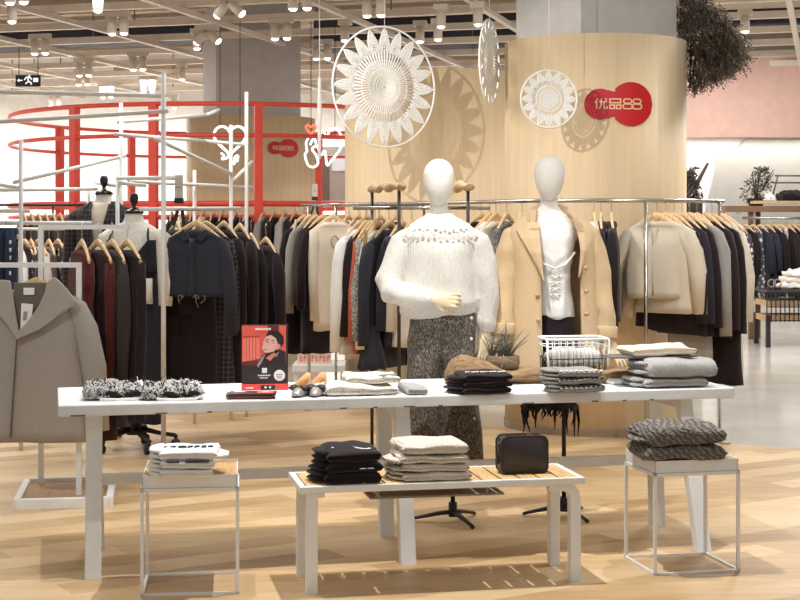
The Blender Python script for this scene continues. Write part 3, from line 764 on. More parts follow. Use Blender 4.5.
# shoes
def shoe(px, py, side, label):
    a = ON(px, py, ZT); t = thing('shoe', label, 'shoe', a+V((.022, .11, 0)), radians(-9+side*2), 'silver bow flats')
    L = .235; sil = plain((176, 172, 168), .3, .55, name='silver leather')
    def half(u): return .036*sin(pi*min(1, max(0, u*.93+.045)))**.55*(1-.18*u)*(.86 if u > .75 else 1)
    rings = []
    for i in range(17):
        u = i/16; y = -L/2+L*u; w2 = max(.006, half(u)); rings.append([V((w2*cos(2*pi*k/16), y, .006+.006*sin(2*pi*k/16))) for k in range(16)])
    MB().loft(rings).build('sole', plain((60, 50, 46), .6), t)
    def side(u): return .026+.010*min(1, u/.3) if u < .34 else .036+.044*((u-.34)/.66)**1.2
    mb = MB(); rr = []                       # vamp: closed toe box
    for i in range(10):
        u = .36*i/9; y = -L/2+L*u; w2 = max(.004, half(u)*1.05); tp = side(u)*(.25+.75*min(1, i/4)**.6)
        rr.append([V((w2*sin(pi*(-.5+k/12)), y-.004*(i == 0), .009+tp*max(0, cos(pi*(-.5+k/12)))**.8)) for k in range(13)]+[V((w2*.6, y, .008)), V((-w2*.6, y, .008))])
    mb.loft(rr)
    N_ = 34                                  # quarters: one wall running round the heel
    def wall(sc_, z0, lift):
        out = []
        for i in range(N_+1):
            f = -1+2*i/N_; u = .32+.68*(1-abs(f)**2.2)**.9 if abs(f) < 1 else .32
            u = 1-(1-.32)*abs(f)**1.5; sg = 1 if f >= 0 else -1
            w2 = half(u)*1.04*sc_; 
            if abs(f) < .3: w2 = half(1-.68*.3**1.5)*1.04*sc_*sin(pi/2*abs(f)/.3)
            out.append((V((sg*w2, -L/2+L*u*(1 if sc_ > .98 else .99), z0)), side(u)+lift))
        return out
    o_ = wall(1, .008, 0); i_ = wall(.93, .012, -.001)
    mb.loft([[p for p, h in o_], [V((p.x*.99, p.y+.003, p.z+h*.5)) for p, h in o_], [V((p.x*.93, p.y-.004, p.z+h)) for p, h in o_], [V((p.x*.90, p.y-.006, p.z+h)) for p, h in o_], [V((p.x*.94, p.y-.004, p.z+h*.5)) for p, h in o_], [V((p.x*.95, p.y-.004, p.z)) for p, h in o_]], cap=False, close=False)
    mb.build('upper', sil, t)
    mb = MB()
    mb.loft([[V((p.x*.93, p.y-.008, p.z)) for p, h in i_], [V((p.x*.93, p.y-.008, p.z+h*.5)) for p, h in i_], [V((p.x*.9, p.y-.0095, p.z+h*.96)) for p, h in i_], [V((p.x*.88, p.y-.0105, p.z+h*.96)) for p, h in i_], [V((p.x*.9, p.y-.0095, p.z+h*.5)) for p, h in i_], [V((p.x*.9, p.y-.0095, p.z)) for p, h in i_]], cap=False, close=False)
    mb.build('lining', plain((206, 164, 112), .6), t)
    mb = MB(); rr = []
    for i in range(12):
        u = .3+.66*i/11; y = -L/2+L*u; w2 = half(u)*.86; rr.append([V((-w2, y, .019+.006*u)), V((w2, y, .019+.006*u)), V((w2*.9, y, .013)), V((-w2*.9, y, .013))])
    mb.loft(rr).build('insole', plain((206, 164, 112), .6), t)
    BB = plain((46, 38, 38), .35, name='bow satin'); mb = MB()
    for sx in (-1, 1):
        for q, (dx, dz) in enumerate(((.022, .044), (.02, .032), (.026, .038))): mb.ell((sx*dx, -L/2+.062-q*.006, dz), (.019, .009, .008), 12, 7)
    mb.ell((0, -L/2+.052, .038), (.009, .011, .010), 12, 7)
    mb.build('bow', BB, t)
shoe(295.5, 398, -1, 'left one of the silver ballet flats with a black bow')
shoe(312, 397.5, 1, 'right one of the silver ballet flats with a black bow')
# poster in an acrylic holder
pa = ON(265, 390, ZT); s = pa.y/FPX
t = thing('poster_stand', 'red and black poster of a man, standing on the table', 'poster', pa, radians(6))
def q(px, py): return ((px-265)*s, (390-py)*s)
def pol(name, polys, col, y0, dy=.0006, rough=.35):
    mb = MB()
    for pl in polys: mb.prism([q(*p) for p in pl], y0, y0-dy)
    return mb.build(name, plain(col, rough), t, smooth=False)
R_ = lambda x0, y0, x1, y1: [(x0, y0), (x1, y0), (x1, y1), (x0, y1)]
MB().box((0, .012, 32.5*s), (46*s, .012, 65*s)).build('board', plain((44, 34, 36), .4), t, smooth=False)
pol('red_backdrop', [R_(242, 325.5, 286, 364)], (226, 96, 84), .006)
pol('dark_gap', [R_(268, 325.5, 279, 364), [(242, 362), (265, 358), (265, 366), (242, 366)]], (104, 44, 40), .0054)
pol('plank_door', [R_(243.5, 337, 259.5, 361)], (238, 128, 112), .0054)
pol('plank_joint', [R_(x, 337, x+.5, 361) for x in (246, 249.2, 252.4, 255.6)]+[R_(243.5, 336, 260, 337.2)], (176, 62, 54), .0048)
pol('jacket', [[(256, 367), (262, 356), (270, 351), (278, 349), (285.5, 352), (286.5, 384), (242, 384), (242, 365)]], (46, 38, 42), .0048)
pol('jacket_sheen', [[(257, 365), (262, 357), (266, 354), (262, 362), (258, 368)], [(272, 356), (279, 352), (277, 357)]], (150, 140, 138), .0042)
pol('hair', [[(265, 337.5), (267.5, 333), (273, 330.5), (279.5, 332), (283.6, 337), (283.8, 343), (281.4, 347), (279.8, 343.6), (276.6, 341), (271.5, 337.2), (267, 338.6)]], (38, 30, 32), .0042)
pol('face', [[(263.5, 341), (266, 336.5), (271, 335), (276, 338.5), (277.5, 343), (277, 348), (274, 351.5), (268, 353), (264, 352), (263.2, 349.5), (261.6, 349), (263, 345.5)]], (228, 180, 164), .0036)
pol('brow', [[(265, 340), (269, 338.8), (269, 339.8), (265.2, 341)], [(271.4, 339.6), (274.5, 340.4), (274.5, 341.2), (271.4, 340.6)], [(263.4, 349.6), (266.4, 348.8), (266.2, 350)], [(265.6, 342.4), (268.4, 341.6), (268.4, 342.6)], [(271.4, 342.6), (274, 342.8), (274, 343.6)]], (112, 66, 60), .0030)
pol('ear', [[(276, 345), (279, 344), (280, 347), (277.6, 350.5), (276, 349)]], (222, 160, 142), .0030)
pol('neck', [[(266, 358), (270, 355), (274, 352.5), (276, 355), (270, 361)]], (210, 126, 112), .0036)
pol('title', [R_(255.5+i*1.75, 328, 256.8+i*1.75, 330) for i in range(9)]+[R_(253, 383.5-.0, 253.1, 383.6)], (244, 238, 232), .0030)
pol('caption', [R_(258+i*1.6, 374.8, 259.2+i*1.6, 376.2) for i in range(8)]+[R_(260+i*1.6, 377.4, 261.2+i*1.6, 378.6) for i in range(5)]+[R_(262, 368, 267, 373)], (232, 228, 226), .0036)
pol('sticker', [[(279.4+5.6*cos(a*pi/12), 375.6+5.6*sin(a*pi/12)) for a in range(24)]], (238, 236, 234), .0036)
pol('sticker_text', [R_(276+i*1.4, 374.2, 277+i*1.4, 375.4) for i in range(5)]+[R_(276.6+i*1.4, 376.8, 277.6+i*1.4, 377.8) for i in range(4)], (120, 116, 118), .0028)
mb = MB(); mb.box((0, .0, 3*s), (47*s, .03, 6*s)); mb.build('base_strip', plain((226, 74, 64), .4), t, smooth=False)
mb = MB()
for x in (265.5, 270): mb.prism([((x-265+2.0*cos(a*pi/8))*s, (3+1.7*sin(a*pi/8))*s) for a in range(16)], -.0152, -.0165)
mb.prism([q(260.5, 385), q(275, 385), q(275, 389.5), q(260.5, 389.5)], -.0145, -.0153)
mb.build('glasses_mark', plain((40, 32, 34), .4), t, smooth=False)
mb = MB()
for x in (265.5, 270): mb.prism([((x-265+1.2*cos(a*pi/8))*s, (3+1.0*sin(a*pi/8))*s) for a in range(16)], -.0165, -.0172)
for i in range(5): mb.prism([q(246+i*1.5, 386.6), q(247.1+i*1.5, 386.6), q(247.1+i*1.5, 388), q(246+i*1.5, 388)], -.0148, -.0156)
mb.build('base_lettering', plain((240, 236, 232), .4), t, smooth=False)
# ------------------------------------------------------------------ mannequins
HANDM = plain((220, 200, 168), .55, name='wooden hand')
MANB = fabric((238, 234, 226), 'cloth')
def hand(name, parent, pos, fwd, up, curl=.5, side=1, mat=HANDM, L=.165):
    """five-fingered hand: wrist at pos, fingers run along fwd, back of the hand faces up"""
    f = V(fwd).normalized(); u = V(up); u = (u-f*u.dot(f)).normalized(); r = f.cross(u)*side
    def W(a, b_, c): return V(pos)+r*a+f*b_+u*c
    mb = MB(); pl = L*.5
    mb.tube([W(0, -.035, 0), W(0, 0, 0), W(.002, pl*.45, 0), W(0, pl*.95, 0)], [(.023, .018), (.025, .018), (.038, .016), (.036, .012)], 14, u)
    for i, (x, l, sp) in enumerate(((-.028, .74, -.1), (-.0095, .93, -.03), (.009, 1.0, .03), (.027, .9, .1))):
        fl = L*.5*l; pts = [W(x*.8, pl*.7, 0), W(x, pl, .001)]; a = 0; p = pts[-1]
        for j, sl in enumerate((.42, .32, .26)):
            a += curl*(.35, .8, .6)[j]
            p = p + (f*cos(a)-u*sin(a)+r*sp)*fl*sl; pts.append(p)
        mb.tube(pts, [.0088, .0085, .0078, .0072, .0055], 8, r)
    p0 = W(-.022, pl*.12, -.003); p1 = W(-.05, pl*.5, -.012); p2 = W(-.056, pl*.95, -.02-.02*curl); p3 = W(-.05, pl*1.25, -.026-.03*curl)
    mb.tube([p0, p1, p2, p3], [.013, .0105, .009, .0062], 8, u)
    return organic(mb, name, mat, parent, .0042, 3)
def ring_px(cx, hw, y, b_, yo=0, n=36, k=None, e=2.3):
    lx, lz = k
    out = []
    for i in range(n):
        a = 2*pi*i/n; ca, sa = cos(a), sin(a)
        out.append(V((lx(cx)+lx(hw)*abs(ca)**(2/e)*(1 if ca > 0 else -1)-lx(0), yo+b_*abs(sa)**(2/e)*(1 if sa > 0 else -1), lz(y))))
    return out
def head_rings(axis, ytop, ychin, hwpx, k, sc):
    # egg head, blank face, narrowing to the chin
    lx, lz = k; rings = []
    prof = ((0, .12), (.02, .36), (.08, .64), (.18, .88), (.3, .985), (.42, 1), (.55, .97), (.68, .88), (.8, .74), (.9, .57), (.96, .4), (1, .12))
    H = ychin-ytop
    for f, w_ in prof[::-1]:
        hw = hwpx*w_/sc; y0 = .022+.012*f
        rings.append([V((lx(axis)+hw*cos(2*pi*i/28), -y0-.005+1.12*hw*sin(2*pi*i/28), lz(ytop+H*f))) for i in range(28)])
    return rings
def stand_base(t, x, y, zt, legs=3, rot=0.4):
    MB().cyl((x, y, .06), (x, y, zt), .011, 12).build('pole', BLACK, t)
    MB().cyl((x, y, .03), (x, y, .10), .021, 14).build('collar', BLACK, t)
    for i in range(legs):
        a = rot+2*pi*i/legs; d = V((cos(a), sin(a), 0)); o = V((x, y, 0))
        MB().tube([o+V((0, 0, .052)), o+d*.06+V((0, 0, .047)), o+d*.19+V((0, 0, .02)), o+d*.205+V((0, 0, .0125))], [(.015, .011), (.016, .011), (.011, .008), (.011, .008)], 10, (0, 0, 1)).build('leg', BLACK, t)
# ---- first mannequin: cream sweater and tweed culottes
Z1 = 7.4; s1 = FPX/Z1; A1 = 440.0
K1 = (lambda px: (px-A1)/s1, lambda py: CH+(YH-py)/s1)
g1 = lambda px: (px-A1)/s1
t = thing('mannequin', 'egg-headed white mannequin with a tripod stand, wearing cream sweater', 'mannequin', V((XX(A1, Z1), Z1, 0)), 0, 'dressed mannequins')
M1 = t
def rp(cx, hw, y, b_, k, yo=0, n=36, e=2.3):
    lz = k[1]; sc = 1/(k[0](1)-k[0](0)); x0 = k[0](cx); w_ = hw/sc; out = []
    for i in range(n):
        a = 2*pi*i/n; ca, sa = cos(a), sin(a)
        out.append(V((x0+w_*abs(ca)**(2/e)*(1 if ca > 0 else -1), yo+b_*abs(sa)**(2/e)*(1 if sa > 0 else -1), lz(y))))
    return out
torso = [rp(439, 24, 300, .085, K1), rp(439, 22, 270, .09, K1), rp(439, 27, 245, .1, K1), rp(440, 34, 232, .085, K1), rp(440, 30, 224, .075, K1), rp(439, 15, 216, .058, K1), rp(439, 9.4, 211, .048, K1, .004), rp(439, 8.6, 203, .044, K1, .012), rp(438.8, 8.6, 195, .045, K1, .02)]
mb = MB().loft(torso); mb.loft(head_rings(438.6, 159, 205.5, 15.6, K1, s1))
organic(mb, 'body', MANB, t, .006, 3)
KN = fabric((224, 220, 212), 'knit')
sw = MB().loft([rp(437, 36, 317, .105, K1), rp(438, 38.5, 311, .125, K1), rp(440, 39, 302, .14, K1), rp(440, 37.5, 287, .132, K1), rp(440, 36, 268, .13, K1), rp(440, 36, 250, .126, K1), rp(440, 37, 237, .11, K1), rp(440, 35, 229, .092, K1), rp(440, 26, 222, .077, K1), rp(439, 16, 216.5, .066, K1), rp(439, 12.2, 212.5, .057, K1)])
def sl(pts, n=16):      # px, py, y offset, radius
    q = [(V((K1[0](a), c, K1[1](b_))), r) for a, b_, c, r in pts]
    sw.tube([p for p, r in q], [r for p, r in q], n, (0, 1, 0))
sl([(470, 236, 0, .05), (476, 241, 0, .066), (482, 262, -.005, .068), (486, 288, -.01, .064), (487.5, 308, -.01, .058), (487, 322, -.012, .05), (486.5, 331, -.012, .034)])
sl([(410, 236, 0, .05), (403, 243, 0, .066), (395, 262, -.01, .068), (388, 281, -.03, .07), (391, 292, -.07, .068), (403, 295.5, -.115, .058), (418, 297, -.15, .048), (429, 297.5, -.165, .04), (433, 298, -.168, .034)])
def foldS(p):
    z = p.z; d = 0
    d += .006*sin(26*p.x+9*z+2*sin(7*z))*max(0, 1-abs(z-1.12)/.25)
    if abs(z-1.385) < .02 and abs(p.x) < .19: d -= .004*(1-abs(z-1.385)/.02)
    if z < 1.03 and abs(p.x) < .2: d += .004*(1 if z < 1.012 else 0)
    return d
organic(sw, 'sweater', KN, t, .0075, 3, .009, 9, 3, fold=foldS)['label'] = 'cream knit sweater with a lace yoke'
LW = fabric((246, 244, 238)); mb = MB()
for i in range(17):       # openwork leaves of the yoke
    a = radians(196+148*i/16); x = .185*cos(a); y = -.085+.05*(1-abs(sin(a)))
    for j, zz in enumerate((1.405, 1.43)):
        f = 1-.26*j; mb.ell((x*f, -(.128-.022*j)*max(.05, 1-(abs(x*f)/(.205-.035*j))**2.3)**(1/2.3)+.005, zz+.012*(i % 2)), (.009, .006, .005), 8, 5)
mb.build('lace_trim', LW, t)
TW = fabric((98, 91, 84), 'tweed')
cu = MB().loft([rp(423, 20.5, 459, .115, K1), rp(423, 19.5, 430, .112, K1), rp(424, 18.5, 395, .11, K1), rp(425, 17.8, 360, .115, K1), rp(430, 20, 340, .118, K1)])
cu.loft([rp(462, 21, 461, .115, K1), rp(461, 19.8, 430, .112, K1), rp(459, 18.5, 395, .11, K1), rp(457, 17.8, 360, .115, K1), rp(452, 20, 340, .118, K1)])
cu.loft([rp(441, 33.5, 356, .112, K1), rp(441, 34.2, 340, .122, K1), rp(442.5, 33.5, 325, .118, K1), rp(443, 32.5, 312, .105, K1), rp(443, 31.5, 305, .10, K1)])
def foldC(p):
    return .006*sin(38*p.x)*max(0, min(1, (.95-p.z)/.5)) - (.012*max(0, 1-abs(p.x-.005)/.012) if .25 < p.z < .97 and p.y < 0 else 0)
organic(cu, 'culottes', TW, t, .009, 5, .004, 8, 5, fold=foldC)['label'] = 'black and white tweed culottes'
for yy in (317, 337.5, 357, 416):
    MB().ell((K1[0](470.5 if yy < 400 else 473.5), -.098, K1[1](yy)), (.008, .005, .009), 10, 6).build('button', plain((214, 200, 176), .3), t)
hand('hand', t, (K1[0](434), -.172, K1[1](298.2)), (1, -.12, -.02), (.05, -1, .25), .85, -1, L=.155)
hand('hand', t, (K1[0](486), -.02, K1[1](334)), (-.12, -.1, -1), (.6, -.8, 0), .35, 1, L=.165)
stand_base(t, K1[0](452.5), -.04, 1.0, 3, radians(-64))
# ---- second mannequin: camel coat
Z2 = 7.54; s2 = FPX/Z2; A2 = 549.0
K2 = (lambda px: (px-A2)/s2, lambda py: CH+(YH-py)/s2)
t = thing('mannequin', 'egg-headed white mannequin with a tripod stand, wearing camel coat', 'mannequin', V((XX(A2, Z2), Z2, 0)), 0, 'dressed mannequins')
torso = [rp(551, 21, 320, .09, K2), rp(551, 17, 275, .085, K2), rp(550, 23, 245, .095, K2), rp(550, 33, 230, .08, K2), rp(549, 26, 220, .072, K2), rp(549, 14, 212, .056, K2), rp(549, 8.8, 206, .046, K2, .004), rp(549, 8.2, 198, .043, K2, .012), rp(549, 8.2, 190, .045, K2, .02)]
mb = MB().loft(torso); mb.loft(head_rings(548.8, 155.5, 200, 15.4, K2, s2))
organic(mb, 'body', MANB, t, .006, 3)
tp = MB().loft([rp(555, 19.5, 317.5, .118, K2), rp(554, 19.5, 305, .122, K2), rp(553, 17.8, 290, .112, K2), rp(553, 17, 272, .106, K2), rp(553, 19.5, 255, .116, K2), rp(552, 23.5, 238, .11, K2), rp(551, 24, 226, .09, K2), rp(550, 17, 216, .072, K2), rp(549.5, 13, 211, .062, K2)])
def foldT(p):
    d = 0; z = p.z
    if p.y < 0:
        zz = (z-1.26)
        d += .003*sin(90*(zz-.8*abs(p.x-.015)))*max(0, 1-abs(zz)/.1)
        d += .007*sin(52*p.x)*max(0, min(1, (1.2-z)/.15))
    return d
organic(tp, 'white_top', fabric((244, 243, 240)), t, .007, 5, .003, 12, 2, fold=foldT)['label'] = 'white top with front lacing'
mb = MB(); x0 = K2[0](553)
for i in range(5):
    z = K2[1](270+6*i); 
    for sx in (-1, 1): mb.tube([(x0+sx*.02, -.123, z+.008), (x0, -.13, z), (x0-sx*.018, -.124, z-.02)], .0035, 6)
    mb.ell((x0-.024, -.118, z), (.006, .005, .006), 8, 5); mb.ell((x0+.024, -.118, z), (.006, .005, .006), 8, 5)
for sx in (-1, 1): mb.tube([(x0, -.128, K2[1](268)), (x0+sx*.05, -.122, K2[1](264)), (x0+sx*.1, -.09, K2[1](252+8*(sx < 0)))], .0055, 8)
mb.build('lacing', fabric((240, 238, 234)), t)
SK = fabric((38, 30, 33)); sk = MB().loft([rp(550, 27, 407, .135, K2), rp(551, 25, 375, .13, K2), rp(553, 22, 340, .122, K2), rp(554, 18.5, 312, .108, K2)])
organic(sk, 'skirt', SK, t, .009, 4, .004, 8, 4, fold=lambda p: .008*sin(40*p.x)*max(0, min(1, (.9-p.z)/.4)))['label'] = 'black skirt with a frayed hem'
mb = MB(); r_ = random.Random(5)
for i in range(46):
    a = 2*pi*i/46; p = V((K2[0](550)+.135*cos(a), .132*sin(a), K2[1](405))); l = r_.uniform(.03, .13)*(1.2 if i % 3 == 0 else .6)
    mb.tube([p, p+V((r_.uniform(-.01, .01), -.002, -l*.5)), p+V((r_.uniform(-.015, .015), 0, -l))], [.009, .006, .002], 6)
mb.build('fringe', SK, t)
CAM = fabric((210, 183, 146))
CAMI = fabric((196, 156, 106))
# coat: two fronts and a back as one open shell
def arc(cl, cr, gl, gr, y, b_, yo=0, n=40):
    lz = K2[1](y); l = (549-cl)/s2; r = (cr-549)/s2; x1 = (gl-549)/s2; x2 = (gr-549)/s2
    a0 = acos(max(-1, min(1, -x1/l))) if x1 < 0 else pi-acos(min(1, x1/r)); a1 = acos(max(-1, min(1, x2/r)))
    out = []
    for i in range(n+1):
        th = -(pi-a0) - (2*pi-(a0)-(a1))*i/n if False else None
    st = pi+a0; en = 2*pi-a1-2*pi     # from left front edge round the back to the right front edge
    for i in range(n+1):
        a = st+(en-st)*i/n; ca, sa = cos(a), sin(a)
        e = 2.4
        xx_ = (l if ca < 0 else r)*abs(ca)**(2/e)*(1 if ca > 0 else -1); yy = b_*abs(sa)**(2/e)*(1 if sa > 0 else -1)
        out.append(V((xx_, yo+yy, lz)))
    return out
rows = [(506, 600, 540, 577, 391, .16), (507, 599, 541, 576, 365, .165), (509, 597, 541.5, 575, 335, .17), (511, 595, 541, 574.5, 305, .16), (513, 593, 540.5, 575, 282, .152), (513, 592, 539, 577, 262, .15), (511, 593, 537.5, 577, 246, .145),
        (509, 595, 536, 576, 234, .125), (516, 588, 536, 573, 224, .1), (525, 577, 537, 567, 216, .082), (529, 571, 538, 563, 211, .074)]
mb = MB(); mb.loft([arc(*r) for r in rows], cap=False, close=False)
o = mb.build('coat_body', CAM, t); so = o.modifiers.new('s', 'SOLIDIFY'); so.thickness = .012; so.offset = 1
o['label'] = 'open camel wool coat'
def sleeve2(pts, nm='coat_sleeve'):
    q = [(V((K2[0](a), c, K2[1](b_))), r) for a, b_, c, r in pts]; mb = MB()
    mb.tube([p for p, r in q], [r for p, r in q], 20, (0, 1, 0), wob=.012, seed=2)
    organic(mb, nm, CAM, t, .008, 5, .007, 11, 6)
sleeve2([(523, 231, .01, .045), (514.5, 236, 0, .062), (509.5, 252, -.005, .068), (506.5, 272, -.02, .066), (504, 292, -.045, .063), (502, 312, -.07, .062), (501, 331, -.085, .062)])
sleeve2([(581, 230, .01, .045), (589, 235, 0, .06), (594, 252, -.005, .066), (597.5, 272, -.01, .065), (600, 294, -.015, .062), (602, 316, -.02, .062), (603.5, 336, -.025, .06)])
for (x, y, yo) in ((501.2, 328, -.085), (603.2, 332, -.025)):
    MB().lathe([(.0665, -.03), (.068, -.026), (.068, .02), (.066, .024)], 22).xf(Matrix.Translation((K2[0](x), yo, K2[1](y)+.01)) @ Matrix.Rotation(radians(4 if x > 549 else 3), 4, 'Y')).build('cuff', CAM, t)
def lap(poly, y0, th, nm, mat, bend=.35):
    f = lambda x, y, z: V((x, y+bend*(x-K2[0](549))**2*4, z))
    return MB().prism([(K2[0](a), K2[1](b_)) for a, b_ in poly], y0, y0-th, f).build(nm, mat, t, smooth=False, bev=.003)
def lapel(rows_, nm):      # strips of (inner px, outer px, py) lying on the chest, rolled edge outwards
    mb = MB(); rings = []
    for gi, go, y in rows_:
        a = K2[0](gi); c = K2[0](go); z = K2[1](y)
        def surf(x):
            # depth of the chest at this height
            bb = .155 if y > 246 else .135 if y > 232 else .112 if y > 222 else .09
            return -bb*max(.2, (1-(abs(x)/.235)**2.4))**(1/2.4)-.016
        rings.append([V((a, surf(a)-.012, z)), V(((a+c)/2, surf((a+c)/2)-.014, z)), V((c, surf(c)-.006, z)), V((c, surf(c)+.012, z)), V(((a+c)/2, surf((a+c)/2)+.01, z)), V((a, surf(a)+.014, z))])
    return mb.loft(rings).build(nm, CAM, t, smooth=False, bev=.002)
lapel([(540.5, 540, 280), (539.5, 535, 268), (538, 527, 252), (537, 519, 238), (536.5, 515, 230), (536.5, 523, 228), (537, 524, 222)], 'lapel')
lapel([(575, 575.5, 276), (576, 580, 264), (577, 585, 250), (576, 588, 240), (574.5, 589, 232), (573.5, 582, 229), (571, 579, 223)], 'lapel')
mb = MB(); pts = [V((K2[0](a), c, K2[1](b_))) for a, b_, c in ((527, 226, -.095), (528, 218, -.055), (533, 212, .0), (541, 208.5, .05), (549, 207.5, .065), (558, 208.5, .05), (566, 212, 0), (572, 219, -.06), (574, 227, -.095))]
mb.tube(pts, [(.008, .022), (.012, .03), (.012, .03), (.012, .028), (.012, .028), (.012, .028), (.012, .03), (.012, .03), (.008, .022)], 12, (0, 0, 1))
mb.build('collar', CAM, t)
for (x, y) in ((534.5, 294), (535, 318), (581.5, 267), (582, 290), (582, 312)):
    MB().lathe([(0, -.004), (.011, -.004), (.012, 0), (.0, .002)], 14).xf(Matrix.Translation((K2[0](x), -.172-.012*(y > 300), K2[1](y))) @ Matrix.Rotation(radians(90), 4, 'X')).build('button', plain((190, 146, 92), .4), t)
hand('hand', t, (K2[0](492.5), -.10, K2[1](338)), (-.62, -.25, -.75), (-.5, -.7, .4), .55, 1, L=.16)
hand('hand', t, (K2[0](604.5), -.03, K2[1](339)), (.62, -.2, -.78), (.55, -.8, .2), .22, -1, L=.17)
stand_base(t, K2[0](563), -.04, .9, 3, radians(-62))

# ------------------------------------------------------------------ dress forms at the left
def dress_form(px, Z, ytop, label, navy):
    sc = FPX/Z; t = thing('dress_form', label, 'dress form', V((XX(px, Z), Z, 0)), radians(-8), 'black-capped dress forms')
    k = (lambda a: (a-px)/sc, lambda b_: CH+(YH-b_)/sc); zt = k[1](ytop)           # zt = top of the neck
    H = lambda d: zt-d
    def el(d, hx, hy, yo=0): return [V((hx*cos(2*pi*i/28), yo+hy*sin(2*pi*i/28), H(d))) for i in range(28)]
    mb = MB().loft([el(.62, .15, .11), el(.5, .165, .115), el(.38, .12, .095), el(.25, .15, .115), el(.16, .17, .1), el(.115, .165, .085), el(.085, .12, .07), el(.06, .075, .06), el(.03, .06, .056), el(0, .058, .055)])
    mb.build('torso', LINEN, t)
    MB().lathe([(.062, zt-.004), (.064, zt+.006), (.05, zt+.02), (.02, zt+.028), (.012, zt+.04), (.014, zt+.05), (.026, zt+.075), (.03, zt+.1), (.022, zt+.125), (.0, zt+.132)], 22).build('neck_cap', plain((28, 22, 24), .18), t)
    MB().cyl((0, 0, .1), (0, 0, .6), .022, 12).build('pole', wood((206, 166, 112), 'plank'), t)
    MB().lathe([(.0, .1), (.05, .1), (.05, .16), (.035, .2), (.0, .2)], 16).build('hub', BLACK, t)
    for i in range(5):
        a = radians(20+72*i); d = V((cos(a), sin(a), 0))
        l = MB().tube([d*.03+V((0, 0, .14)), d*.16+V((0, 0, .105)), d*.27+V((0, 0, .085))], [(.026, .02), (.022, .014), (.02, .013)], 10, (0, 0, 1)).build('base_arm', BLACK, t)
        c = d*.27
        MB().cyl((c.x-.022*d.y-.0, c.y+.022*d.x, .032), (c.x+.022*d.y, c.y-.022*d.x, .032), .032, 14).cyl((c.x, c.y, .03), (c.x, c.y, .09), .012, 8).build('caster', plain((30, 26, 28), .4), l)
    return t, k, H, el
t, k, H, el = dress_form(134, 9.75, 213, 'dress form in a white lace blouse and navy pinafore, castors below', True)
LC = fabric((236, 231, 220), 'lace')
mb = MB().loft([el(.56, .172, .125), el(.38, .135, .11), el(.25, .162, .125), el(.165, .182, .112), el(.118, .176, .095), el(.086, .128, .08), el(.06, .085, .07)])
organic(mb, 'blouse', LC, t, .01, 4, .004, 12, 1)
for s, l in ((1, .56), (-1, .5)):
    mb = MB().tube([(s*.15, 0, H(.13)), (s*.185, 0, H(.17)), (s*.21, -.01, H(.3)), (s*.222, -.02, H(.45)), (s*.215, -.03, H(l+.04))], [.045, .06, .058, .055, .045], 16, (0, 1, 0), wob=.014, seed=4+s)
    mb.build('blouse_sleeve', LC, t)
NV = fabric((44, 44, 54)); mb = MB()
mb.loft([el(1.36, .2, .15), el(1.0, .195, .15), el(.62, .185, .14), el(.5, .178, .135), el(.40, .145, .12), el(.33, .15, .125)])
organic(mb, 'pinafore', NV, t, .011, 4, .004, 9, 7, fold=lambda p: .008*sin(34*p.x+2)*max(0, min(1, (H(.5)-p.z)/.5)))
mb = MB()      # bib: V front, wrapped on the bust
for sg in (1, -1):
    rr = []
    for d, x0 in ((.38, .0), (.33, .0), (.29, .035), (.25, .07), (.21, .1), (.175, .125)):
        hw = .165; xs = [x0+(hw-x0)*i/5 for i in range(6)]
        sf = lambda x: -.132*max(.12, 1-(x/.18)**2)**.5-.008
        rr.append([V((sg*x, sf(x), H(d))) for x in xs]+[V((sg*x, sf(x)+.03, H(d))) for x in xs[::-1]])
    mb.loft(rr)
mb.tube([(.135, -.115, H(.25)), (.125, -.1, H(.15)), (.11, -.05, H(.1)), (.1, .02, H(.09))], (.007, .004), 8, (0, 0, 1))
mb.tube([(-.15, -.1, H(.25)), (-.13, -.095, H(.15)), (-.11, -.05, H(.1)), (-.1, .02, H(.09))], (.007, .004), 8, (0, 0, 1))
mb.build('bib', NV, t)
mb = MB().loft([el(.60, .186, .142), el(.52, .184, .14), el(.42, .155, .128)]); mb.wrinkle(.005, 20, 1)
MB().loft([[V((.03+.13*i/6, -.155+.03*(i/6)**2, z)) for i in range(7)]+[V((.03+.13*i/6, -.13+.03*(i/6)**2, z)) for i in range(6, -1, -1)] for z in (H(.58), H(.5), H(.42))]).wrinkle(.006, 30, 4).build('lace_panel', fabric((222, 216, 206), 'floral'), t)
t, k, H, el = dress_form(104, 10.5, 194, 'dress form in a dark plaid jacket over a cream top', False)
mb = MB().loft([el(.56, .168, .122), el(.38, .13, .1), el(.25, .155, .12), el(.165, .176, .108), el(.118, .17, .092), el(.086, .124, .076), el(.06, .08, .066)])
mb.build('inner_top', fabric((232, 220, 200)), t)
PLD = fabric((46, 46, 56), 'plaid')
def jarc(d, hx, hy, gap): return [V((hx*cos(a), hy*sin(a), H(d))) for a in [(-pi/2+gap)+(2*pi-2*gap)*i/30 for i in range(31)]]
mb = MB().loft([jarc(.72, .21, .16, .2), jarc(.5, .195, .15, .2), jarc(.36, .185, .14, .24), jarc(.24, .188, .14, .36), jarc(.16, .195, .122, .5), jarc(.115, .185, .103, .62), jarc(.085, .13, .085, .7), jarc(.06, .09, .074, .8)], cap=False, close=False)
o = mb.build('jacket', PLD, t); so = o.modifiers.new('s', 'SOLIDIFY'); so.thickness = .01; so.offset = 1
